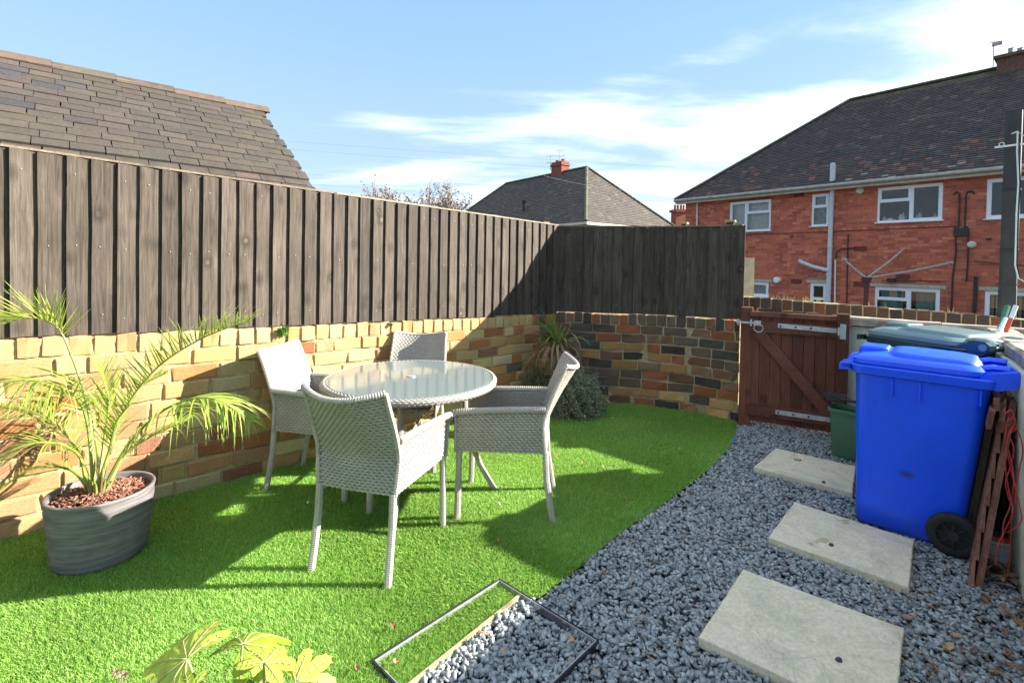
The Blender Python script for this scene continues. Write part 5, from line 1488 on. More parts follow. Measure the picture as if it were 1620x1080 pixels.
def make_chair(label):
    root = empty('rattan_armchair', (0, 0, 0), label, 'chair', 'grey woven armchairs around the glass table')
    m = MB(); weave(m, backP, 15, 33, amp=.0042); weave(m, lambda u, v, o: backP(u, v, o - .012), 15, 33, amp=.0038, samp=3); m.build('backrest', M_RATTAN, root, smooth=True)
    # dark sheet added inside the weave, standing in for shade in its gaps
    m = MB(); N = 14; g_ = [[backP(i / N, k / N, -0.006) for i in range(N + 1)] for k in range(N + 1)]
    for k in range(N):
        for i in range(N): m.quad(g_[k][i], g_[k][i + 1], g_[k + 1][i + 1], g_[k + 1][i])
    m.build('back_gap_shade', M_RATTAND, root)
    mm2 = MB(); wrapped(mm2, [backP(i / 12, 1, 0) + Vector((0, 0, .004)) for i in range(13)], 0.0135, .012, 8)
    for e in (0, 1): wrapped(mm2, [backP(e, k / 12, 0) for k in range(13)], 0.0125, .012, 8)
    mm2.build('back_frame', M_RATTAN, root, smooth=False)
    for sg in (-1, 1):
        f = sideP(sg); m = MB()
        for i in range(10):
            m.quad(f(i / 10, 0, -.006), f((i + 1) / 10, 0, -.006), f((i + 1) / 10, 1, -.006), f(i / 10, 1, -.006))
        m.build('side_gap_shade', M_RATTAND, root)  # dark sheet again, shade for the gaps of the side weave
        m = MB(); weave(m, f, 18, 16, amp=.0038); weave(m, lambda u, v, o: f(u, v, o - .012), 18, 16, amp=.0035, samp=3)
        wrapped(m, [f(1, k / 6, 0) for k in range(7)], 0.009, .012, 6)
        m.build('side_panel', M_RATTAN, root, smooth=True)
        # arm: rolled woven rail
        m = MB(); pts = [f(0, 1, 0) + Vector((0, .0, .010)), f(.25, 1, 0) + Vector((0, 0, .012)), f(.6, 1, 0) + Vector((0, 0, .011)), f(.9, 1, 0) + Vector((0, 0, .008)), f(1.0, 1, 0) + Vector((0, .004, .002)), f(1.0, .93, 0) + Vector((0, .010, 0))]
        pts = [p + Vector((sg * .003, 0, 0)) for p in pts]
        wrapped(m, pts, 0.0190, .013, 10, amp=.0014); m.build('armrest', M_RATTAN, root, smooth=False)
    m = MB(); weave(m, seatP, 16, 32, samp=2, fill=.97); m.build('seat', M_RATTAN, root, smooth=True)
    m = MB(); weave(m, skirtP, 16, 5); m.box((0, 0, .43), (.19, 0, 0), (0, .235, 0), (0, 0, .004)); m.build('seat_rail', M_RATTAN, root, smooth=False)
    for sx in (-1, 1):
        m = MB(); wrapped(m, [(sx * .232, .250, .41), (sx * .234, .252, .2), (sx * .236, .256, .0)], (.0175, .0185), .0085, 8); m.build('leg', M_RATTAN, root)
        m = MB(); wrapped(m, [(sx * .200, -.252, .41), (sx * .202, -.262, .25), (sx * .205, -.288, .09), (sx * .207, -.305, .0)], (.0175, .0185), .0085, 8); m.build('leg', M_RATTAN, root)
    return root
def copy_tree(o, parent=None):
    c = o.copy(); COL.objects.link(c); c.parent = parent
    for ch in list(o.children): copy_tree(ch, c)
    return c
def place(o, c, face, label):
    a = math.atan2(face[0], face[1])       # local +y towards 'face'
    o.location = (c[0], c[1], 0.0); o.rotation_euler = (0, 0, -a); o['label'] = label
def mid(p, q): return (p + q) / 2
b1, b2 = P2(503, 902), P2(627, 923); f2 = P2(702, 832)
lat = (b2 - b1).normalized(); fw = Vector((-lat.y, lat.x)); cf = mid(b1, b2) + fw * 0.285
chair = make_chair('x')
fw = (fw + Vector((.06, 0))).normalized()
place(chair, cf + Vector((-.012, 0)), (fw.x, fw.y), 'grey rattan armchair in front, its woven back turned to the viewer')
c2 = copy_tree(chair); r1, r2 = P2(875.5, 824), P2(877.5, 774)
place(c2, mid(r1, r2) + Vector((-.31, .02)), (-1.0, .09), 'grey rattan armchair right of the table, seen side on with its back to the gate')
c3 = copy_tree(chair); l1, l2 = P2(425, 779), P2(477, 739); lt = (l2 - l1).normalized()
place(c3, mid(l1, l2) + Vector((.285, -.02)), (1.0, -.16), 'grey rattan armchair left of the table, close to the yellow brick wall')
c4 = copy_tree(chair)
place(c4, (-0.765, 3.70), (-.02, -1.0), 'far grey rattan armchair behind the table, only its back top showing')

# table
TCX, TCY = -0.650, 3.19
TH_ = 0.745; TR = 0.563
table = empty('round_table', (TCX, TCY, 0), 'round garden table with smoky glass top and woven rattan rim', 'table')
tl = empty  # local coordinates helper
def tv(x, y, z): return Vector((TCX + x, TCY + y, z))
m = MB()
def rimP(u, v, o):
    a = 2 * math.pi * u; b = math.radians(-80 + 235 * v); rr_ = 0.020 + o
    rc = TR - .022; zc_ = TH_ - .022
    return tv((rc + math.cos(b) * rr_) * math.cos(a), (rc + math.cos(b) * rr_) * math.sin(a), zc_ + math.sin(b) * rr_ * 1.15)
weave(m, rimP, 110, 6, amp=.0026, samp=3)
m.build('rim', M_RATTAN, table, smooth=True)
m = MB(); m.lathe(tv(0, 0, 0), [(TR - .045, TH_ - .040), (TR - .010, TH_ - .036), (TR - .008, TH_ - .008), (TR - .03, TH_ - .002)], 64, cap=False); m.build('rim_core', M_RATTAND, table)
m = MB(); m.lathe(tv(0, 0, 0), [(TR - .036, TH_ - .006), (TR - .034, TH_), (TR - .036, TH_ + .0015)], 72); o = m.build('glass_top', M_GLASSTOP, table)
m = MB(); m.lathe(tv(0.0, 0.0, 0), [(.030, TH_ + .0015), (.030, TH_ + .006), (.022, TH_ + .0075)], 20); m.build('parasol_cap', M_STEEL, table)
m = MB(); m.lathe(tv(0, 0, 0), [(TR - .05, TH_ - .030), (TR - .05, TH_ - .012), (TR - .2, TH_ - .012), (TR - .2, TH_ - .030)], 40); m.build('top_frame', M_RATTAND, table)
feet = [P2(634.5, 850), P2(783, 779)]
cc2 = Vector((TCX, TCY))
for k in range(4):
    a = math.radians(-88 + 90 * k); dx, dy = math.cos(a), math.sin(a)
    prof = [(.35, .71), (.355, .55), (.375, .40), (.415, .27), (.47, .15), (.535, .04), (.562, 0)]
    m = MB(); wrapped(m, [tv(dx * r_, dy * r_, z) for r_, z in prof], (.0185, .0185), .009, 8); m.build('leg', M_RATTAN, table)
for zz, r_ in ((.30, .40),):
    for k in range(4):
        a = math.radians(-88 + 90 * k); b = math.radians(2 + 90 * k)
        m = MB(); m.tube([tv(math.cos(a) * r_ * .98, math.sin(a) * r_ * .98, .34), tv(math.cos(a) * .05, math.sin(a) * .05, .36)], .010, 6); m.build('brace', M_RATTAN, table)
m = MB(); m.lathe(tv(0, 0, 0), [(.05, .335), (.05, .375)], 16); m.build('brace_hub', M_RATTAN, table)

# ------------------------------------------------------------------ planter and palm
PCX, PCY = -2.04, 2.42; pang = math.radians(31)
pot = empty('planter', (PCX, PCY, 0), 'dark grey oval planter with ribbed sides on the grass', 'planter')
ca, sa_ = math.cos(pang), math.sin(pang)
def oval(a, b, z, n=48): return [Vector((PCX + ca * math.cos(t) * a - sa_ * math.sin(t) * b, PCY + sa_ * math.cos(t) * a + ca * math.sin(t) * b, z)) for t in np.linspace(0, 2 * math.pi, n, endpoint=False)]
m = MB(); loops = []
for i in range(23):
    z = 0.325 * i / 22; f = i / 22
    a = .184 + .034 * f ** .8; b = .176 + .030 * f ** .8; wv = 0.0012 * math.sin(i * 2.1) + .0008 * math.sin(i * 5)
    if i == 0: a -= .012; b -= .012
    loops.append(oval(a + wv, b + wv, z))
loops += [oval(.221, .210, .332), oval(.217, .206, .338), oval(.203, .192, .335), oval(.199, .188, .30), oval(.195, .184, .27)]
m.loft(loops, (True, False)); m.build('pot', M_POT, pot, smooth=True)
m = MB(); m.add(oval(.198, .187, .292), [tuple(range(48))]); m.build('soil', M_SOIL, pot)
m = MB()
for i in range(900):
    t = random.uniform(0, 6.28); r_ = math.sqrt(random.random()) * .94
    x, y = math.cos(t) * r_ * .197, math.sin(t) * r_ * .186
    c = Vector((PCX + ca * x - sa_ * y, PCY + sa_ * x + ca * y, .297 + .028 * (1 - r_ * r_) + random.uniform(0, .012)))
    d = Vector((random.uniform(-1, 1), random.uniform(-1, 1), random.uniform(-.5, .6))).normalized(); w = d.cross(Vector((random.uniform(-1, 1), random.uniform(-1, 1), 1))).normalized()
    l = random.uniform(.007, .022); ww = random.uniform(.002, .005)
    m.box(c, d * l, w * ww, d.cross(w) * .0015, random.choice([(0.22, 0.09, 0.06), (0.30, 0.13, 0.08), (0.14, 0.065, 0.045), (0.38, 0.20, 0.13)]))
m.build('bark_mulch', M_BARK, pot, kind='stuff')

palm = empty('palm', (PCX, PCY, .295), 'feathery yellow-green palm growing in the grey planter', 'palm')
def bez(p, t):
    p = [Vector(q) for q in p]
    n = len(p) - 1
    # Catmull-Rom through the points
    s = t * n; i = min(int(s), n - 1); f = s - i
    p0 = p[max(i - 1, 0)]; p1 = p[i]; p2 = p[i + 1]; p3 = p[min(i + 2, n)]
    return 0.5 * ((2 * p1) + (p2 - p0) * f + (2 * p0 - 5 * p1 + 4 * p2 - p3) * f * f + (3 * p1 - p0 - 3 * p2 + p3) * f ** 3)
PG = [(0.36, 0.46, 0.06), (0.28, 0.40, 0.05), (0.44, 0.52, 0.09), (0.54, 0.56, 0.12), (0.20, 0.32, 0.05)]
def frond(pts, nl, l0, l1, start=.25, droop=.35, fold=.5, wid=.0065, stemr=.009, bright=0, side=(1, -1), sweep=.75):
    m = MB(); N = 26
    P_ = [bez(pts, i / N) for i in range(N + 1)]
    sc_ = (0.36, 0.42, 0.10) if not bright else (0.42, 0.44, 0.20)
    m.tube(P_, list(np.linspace(stemr, .0015, N + 1)), 6, col=sc_)
    up0 = Vector((0, 0, 1))
    nl = int(nl * 1.25); wid *= .70
    for k in range(nl):
        t = start + (1 - start) * (k + .5) / nl; c = bez(pts, t); tg = (bez(pts, min(1, t + .02)) - bez(pts, max(0, t - .02))).normalized()
        lat_ = tg.cross(up0); 
        if lat_.length < .05: lat_ = Vector((1, 0, 0))
        lat_.normalize(); nn = lat_.cross(tg).normalized()
        env = math.sin(math.pi * min(1, .18 + .82 * (t - start) / (1 - start))) ** .6
        for s_ in side:
            ln = (l0 + (l1 - l0) * (t - start)) * env * random.uniform(.8, 1.12) + .03
            d = (lat_ * s_ * random.uniform(.75, 1.05) + tg * sweep * random.uniform(.8, 1.3) + nn * fold * random.uniform(.4, 1.3) + Vector((random.uniform(-.12, .12),) * 3)).normalized()
            wv = d.cross(nn * 1.0 + lat_ * s_ * -.6).normalized() * wid * random.uniform(.75, 1.2)
            colr = jit(random.choice(PG[:4] if random.random() < .85 else PG[4:]), .15)
            q = c; pr = []
            dd = d.copy(); n = 5
            dr_ = droop * random.uniform(.3, 1.5)
            for i in range(n + 1):
                f = i / n; wdt = (1 - f) ** .7 if f > .3 else .6 + f * 1.1
                pr.append((q - wv * wdt, q + wv * wdt, q - nn * wid * .25))
                dd = (dd + Vector((0, 0, -dr_ / n * (1 + f)))).normalized(); q = q + dd * ln / n
            vs_ = [x for a in pr for x in (a[0], a[2], a[1])]
            fs = []
            for i in range(n): 
                b = i * 3; fs += [(b, b + 1, b + 4, b + 3), (b + 1, b + 2, b + 5, b + 4)]
            if random.random() < .12: colr = jit((0.42, 0.36, 0.14), .1)
            m.add(vs_, fs, colr)
    return m.build('frond', M_PALM, palm)
def W(px, py, Y): return AT(px, py, Y)
B0 = W(155, 765, 2.40)
def b_(dx=0): return B0 + Vector((dx, random.uniform(-.02, .02), -.02))
frond([b_(-.02), W(140, 650, 2.42), W(112, 560, 2.36), W(85, 513, 2.30), W(30, 505, 2.2), W(-60, 540, 2.1)], 34, .22, .26, start=.50, droop=.05, fold=.55, stemr=.0075, bright=1)
frond([b_(.02), W(190, 662, 2.46), W(245, 585, 2.42), W(320, 535, 2.38), W(395, 508, 2.33)], 44, .16, .20, start=.28, droop=.04, fold=.85, stemr=.0075, sweep=.95)
frond([b_(.03), W(205, 700, 2.36), W(265, 645, 2.28), W(335, 630, 2.22), W(395, 665, 2.18)], 34, .26, .30, start=.30, droop=1.5, fold=.15, stemr=.0085, sweep=1.0)
frond([b_(-.03), W(135, 655, 2.36), W(95, 612, 2.24), W(35, 600, 2.12), W(-50, 612, 2.0)], 54, .26, .28, start=.26, droop=.9, fold=.1, stemr=.008)
frond([b_(-.03), W(115, 700, 2.50), W(60, 655, 2.50), W(-40, 640, 2.48)], 34, .22, .2, start=.26, droop=.35, fold=.35)
frond([b_(-.04), W(125, 720, 2.36), W(78, 700, 2.24), W(20, 712, 2.15), W(-40, 760, 2.05)], 28, .19, .20, start=.28, droop=.7, fold=.15)
frond([b_(0), W(166, 690, 2.50), W(172, 630, 2.50), W(160, 580, 2.52)], 24, .13, .18, start=.25, droop=0.0, fold=.9, sweep=1.7, stemr=.010)
frond([b_(.01), W(182, 690, 2.62), W(215, 620, 2.72), W(262, 590, 2.82)], 24, .15, .15, start=.3, droop=.25, fold=.5)
frond([b_(.0), W(150, 690, 2.60), W(120, 600, 2.72), W(60, 560, 2.82), W(0, 560, 2.85)], 34, .18, .2, start=.3, droop=.3, fold=.4)
frond([b_(.04), W(196, 722, 2.50), W(240, 690, 2.56), W(290, 668, 2.62)], 22, .13, .13, start=.3, droop=.2, fold=.4, sweep=1.1)
frond([b_(-.05), W(110, 742, 2.42), W(50, 742, 2.36), W(-20, 790, 2.3)], 20, .14, .14, start=.3, droop=.5, fold=.2)
frond([b_(0), W(172, 715, 2.40), W(184, 668, 2.34), W(205, 640, 2.26)], 14, .10, .14, start=.35, droop=.1, fold=.7, sweep=1.5)
# sheath of old leaf bases
m = MB()
for i in range(16):
    a = random.uniform(0, 6.28); d = Vector((math.cos(a) * .05, math.sin(a) * .04, 0)); p = Vector((B0.x, B0.y, .29))
    m.tube([p + d * .5, p + d * .8 + Vector((0, 0, .05)), p + d * 1.2 + Vector((0, 0, random.uniform(.07, .16)))], [.012, .009, .003], 6, col=random.choice([(0.34, 0.36, 0.09), (0.25, 0.16, 0.08), (0.40, 0.36, 0.18)]))
m.build('crown_base', M_PALM, palm)

# ------------------------------------------------------------------ corner plants
def strap(m, p, d, ln, wd, colr, droop, n=7, taper=True, twist=0.0):
    q = Vector(p); dd = Vector(d).normalized(); pr = []
    for i in range(n + 1):
        f = i / n; lat_ = dd.cross(Vector((0, 0, 1)))
        if lat_.length < .05: lat_ = Vector((1, 0, 0))
        lat_.normalize(); w_ = wd * (math.sin(math.pi * (.12 + .86 * f)) ** .8 + .05)
        pr.append((q - lat_ * w_, q - Vector((0, 0, w_ * .5)), q + lat_ * w_))
        dd = (dd + Vector((random.uniform(-.06, .06), random.uniform(-.06, .06), -droop * (.4 + 1.6 * f) / n))).normalized(); q = q + dd * ln / n
    m.add([x for a in pr for x in a], [f for i in range(n) for f in ((i * 3, i * 3 + 1, i * 3 + 4, i * 3 + 3), (i * 3 + 1, i * 3 + 2, i * 3 + 5, i * 3 + 4))], colr)
CX_ = AT(882, 600, 4.95)
cord = empty('cordyline', (CX_.x, CX_.y, 0), 'half-withered strap-leaved plant in the corner behind the right chair', 'plant')
m = MB(); m.tube([(CX_.x, CX_.y, 0), (CX_.x + .01, CX_.y, .35), (CX_.x, CX_.y, .66)], [.03, .026, .03], 8); m.build('stem', M_TWIG, cord)
crown = Vector((CX_.x, CX_.y, .64))
for i in range(66):
    a = random.uniform(0, 6.28); upz = random.uniform(.8, 2.6) if i < 22 else random.uniform(.4, 2.4)
    colr = jit(random.choice([(0.10, 0.20, 0.03), (0.14, 0.26, 0.04), (0.20, 0.27, 0.07)]), .15) if i < 22 else jit(random.choice([(0.36, 0.26, 0.15), (0.45, 0.34, 0.22), (0.30, 0.19, 0.10), (0.40, 0.24, 0.17)]), .15)
    m = MB(); strap(m, crown + Vector((0, 0, random.uniform(-.08, .05))), (math.cos(a), math.sin(a), upz), random.uniform(.32, .52), random.uniform(.014, .021) if i < 22 else random.uniform(.009, .015), colr, random.uniform(.5, 1.4) if i < 22 else random.uniform(2.2, 4.4)); m.build('leaf', M_LEAF, cord)
def bush(cx, cy, rx, ry, h, n, label, name='shrub', cols=None):
    root = empty(name, (cx, cy, 0), label, 'shrub', None)
    m = MB(); tw = MB()
    for i in range(90):
        a = random.uniform(0, 6.28); e = Vector((cx + math.cos(a) * rx * random.uniform(.3, .95), cy + math.sin(a) * ry * random.uniform(.3, .95), h * random.uniform(.35, .95)))
        tw.tube([(cx + random.uniform(-.05, .05), cy, 0), Vector((cx, cy, 0)).lerp(e, .5) + Vector((0, 0, .08)), e], [.005, .0035, .0015], 4)
    for i in range(n):
        a = random.uniform(0, 6.28); r_ = random.random() ** .42; ph = math.asin(random.uniform(0, 1))
        lump = 1 + random.uniform(-.05, .16) + .34 * wob(math.cos(a) * 2 + cx, ph * 3 + math.sin(a) * 2)
        c = Vector((cx + math.cos(a) * math.cos(ph) * rx * r_ * lump, cy + math.sin(a) * math.cos(ph) * ry * r_ * lump, .02 + math.sin(ph) * h * r_ * lump))
        for k in range(4):
            d = Vector((random.uniform(-1, 1), random.uniform(-1, 1), random.uniform(-.6, 1))).normalized(); s = random.uniform(.010, .022); w_ = d.cross(Vector((random.uniform(-1, 1), random.uniform(-1, 1), random.uniform(-1, 1)))).normalized() * s * .38
            cc_ = c + d * .010; colr = jit(random.choice(cols), .2)
            m.add([cc_, cc_ + d * s * .6 + w_, cc_ + d * s * 1.3, cc_ + d * s * .6 - w_], [(0, 1, 2, 3)], colr)
    tw.build('stem', M_TWIG, root); m.build('foliage', M_LEAF, root, kind='stuff')
    return root
GREY = [(0.27, 0.33, 0.18), (0.34, 0.40, 0.24), (0.20, 0.24, 0.14), (0.42, 0.35, 0.27), (0.28, 0.23, 0.19), (0.55, 0.56, 0.42)]
bs = AT(905, 630, 4.86)
bush(bs.x, bs.y, .30, .24, .40, 6200, 'low grey-green bushy shrub at the foot of the corner, right of the strap-leaved plant', cols=GREY)
bs2 = AT(850, 610, 4.88)
bush(bs2.x, bs2.y, .17, .16, .42, 2200, 'dry darker shrub against the orange bricks, left part of the corner planting', cols=[(0.13, 0.20, 0.075), (0.21, 0.24, 0.12), (0.24, 0.18, 0.13), (0.16, 0.13, 0.10)])
# little ferns in the left wall
for (px, py, w_, lab) in ((447, 521, .055, 'small green fern tuft in the top of the yellow wall, left of the far chair'), (617, 512, .025, 'tiny green weed in the wall top above the far chair'), (1155, 598, .03, 'small pale lichen-like tuft on the end of the dark brick wall')):
    if px < 900: q = HIT(px, py, V3(W0), V3(WN)) + V3(WN) * .01
    else: q = HIT(px, py, V3(BACK[4]), V3(Vector(((BACK[4] - BACK[3]).y, -(BACK[4] - BACK[3]).x)).normalized())); q = q - Vector((0.0, .02, 0))
    m = MB()
    for i in range(130 if w_ > .04 else 50):
        d = Vector((WN.x, WN.y, 0)) * random.uniform(0, 1) + Vector((random.uniform(-1, 1), random.uniform(-1, 1), random.uniform(-.8, .8))); strap(m, q, d, w_ * random.uniform(.6, 1.25), .004, jit((0.12, 0.26, 0.05) if px < 900 else (.36, .38, .28), .25), .8, n=3)
    m.build('wall_fern', M_LEAF, loc=tuple(q), label=lab, cat='plant')

# ------------------------------------------------------------------ lobed plant in the foreground
fp = W(400, 1075, 1.25)
ivy = empty('lobed_leaf_plant', (fp.x, fp.y, 0), 'yellow-green plant with large lobed leaves at the bottom edge of the view', 'plant')
def lobed(c, dirv, nrm_, size, lobes, colr, cup=.25, droop=.5, narrow=.22):
    """palmate leaf with pointed lobes round the stalk end, one gently folded blade with raised veins"""
    dirv = Vector(dirv).normalized(); nn = Vector(nrm_).normalized(); nn = (nn - dirv * nn.dot(dirv)).normalized(); lt = nn.cross(dirv)
    spread = math.radians(140); NA = lobes * 14; NR_ = 9; tw_ = random.uniform(-.1, .1)
    lens = [size * (1.0 - .40 * abs(-1 + 2 * (k + .5) / lobes) ** 1.4) * random.uniform(.93, 1.07) for k in range(lobes)]
    def outline(t):                       # t 0..1 over the spread
        k = min(int(t * lobes), lobes - 1); f = t * lobes - k; w_ = abs(math.sin(math.pi * f))
        nb = lens[max(0, min(lobes - 1, k + (1 if f > .5 else -1)))]
        base_ = lens[k] * (.56 + .44 * w_ ** .85)
        serr = 1 + .045 * math.sin(t * lobes * 31)
        return base_ * serr, w_, f
    def surf(t, r_):
        R_, w_, f = outline(t); an = -spread + 2 * spread * t
        d = dirv * math.cos(an) + lt * math.sin(an); q = r_ * R_
        fr = q / size
        h = -droop * size * fr ** 2.0 * (.8 + .4 * abs(math.sin(an))) + cup * .10 * size * (1 - w_) * fr - cup * .05 * size * math.cos(fr * 8 + an * 2) * fr
        return c + d * q * (1 - .12 * droop * fr) + nn * h
    vs_ = [c]; fs = []
    for i in range(NA + 1):
        for r_ in range(1, NR_ + 1): vs_.append(surf(min(i / NA, .9999), r_ / NR_))
    for i in range(NA):
        a_ = 1 + i * NR_; b_2 = a_ + NR_
        fs.append((0, a_, b_2))
        for r_ in range(NR_ - 1): fs.append((a_ + r_, a_ + r_ + 1, b_2 + r_ + 1, b_2 + r_))
    m = MB(); m.add(vs_, fs)
    m.c = [jit(colr, .03) for _ in fs]
    for k in range(lobes):
        t = (k + .5) / lobes; pts = [surf(t, r_ / 10 * .97) + nn * .0014 for r_ in range(11)]
        m.tube(pts, list(np.linspace(.0024, .0006, 11)), 5, col=(0.62, 0.60, 0.26))
        for r_ in (3, 5, 7):
            for sgn in (-1, 1):
                e = surf(min(.999, max(0, t + sgn * .26 / lobes)), min(1, (r_ + 2.2) / 10)) + nn * .001
                m.tube([pts[r_], pts[r_].lerp(e, .5) + nn * .0008, e], [.0010, .0007, .0003], 3, col=(0.58, 0.58, 0.22))
    m.build('leaf', M_LEAF, ivy, smooth=True)
def stem(p, q): 
    m = MB(); p, q = Vector(p), Vector(q); m.tube([p, p.lerp(q, .5) + Vector((.015, 0, 0)), q], [.0055, .0048, .0038], 8, col=(0.42, 0.42, 0.16)); m.build('stalk', M_LEAF, ivy)
YG = (0.32, 0.44, 0.035); YG2 = (0.50, 0.56, 0.09); DG = (0.10, 0.19, 0.02)
base = Vector((fp.x + .02, fp.y + .02, .0))
c1 = W(296, 1042, 1.30); stem(W(320, 1150, 1.27), c1)
lobed(c1, (-.95, .15, -.12), (.12, -.45, 1), .165, 7, YG2, droop=.42, cup=.5)
c2 = W(384, 1020, 1.32); stem(W(345, 1160, 1.28), c2)
lobed(c2, (.55, .8, .0), (-.1, -.30, 1), .150, 7, YG, droop=.65, cup=.4)
c3 = W(418, 1048, 1.22); stem(W(398, 1150, 1.18), c3)
lobed(c3, (.1, .9, -.1), (0.1, -.75, 1), .098, 5, YG2, droop=.25, cup=.4)
c4 = W(468, 1078, 1.22); lobed(c4, (.9, .2, -.1), (0.1, -.6, 1), .105, 7, YG2, droop=.35, cup=.4); stem(W(430, 1160, 1.2), c4)
c5 = W(300, 1100, 1.18); lobed(c5, (-.7, -.4, -.1), (-0.1, -.5, 1), .10, 7, YG, droop=.35, cup=.4)
c6 = W(372, 1105, 1.2); lobed(c6, (-.1, .9, 0), (0.0, -.6, 1), .085, 5, DG, droop=.3, cup=.4)
m = MB(); m.tube([(fp.x, fp.y, 0), (fp.x, fp.y, .2), W(385, 1150, 1.24)], [.012, .010, .007], 8); m.build('trunk', M_TWIG, ivy)
for c_ in (c4, c5, c6, c3): stem((fp.x, fp.y, .18), c_ - Vector((0, 0, .06)))
for k, (px, py, Y) in enumerate(((184, 1063, 1.45), (198, 1066, 1.43), (191, 1072, 1.45))):
    q = W(px, py, Y); m = MB()
    m.tube([(q.x + .01, q.y, 0), (q.x + .004, q.y, q.z * .6), q], .0015, 4, col=(0.30, 0.20, 0.12))
    for i in range(14):
        d = Vector((random.uniform(-1, 1), random.uniform(-1, 1), random.uniform(-.2, 1))).normalized(); strap(m, q, d, .012, .0025, jit(random.choice([(0.42, 0.22, 0.20), (0.34, 0.15, 0.14), (0.5, 0.36, 0.3)]), .2), .4, n=3)
    m.build('dried_flower_stem', M_DEAD, loc=tuple(q), label=['dried pink flower head, leftmost of three at the lower left', 'dried pink flower head, right one of three at the lower left', 'dried pink flower head, lowest of three at the lower left'][k], cat='dried flower', group='dried flower heads at the lower left')

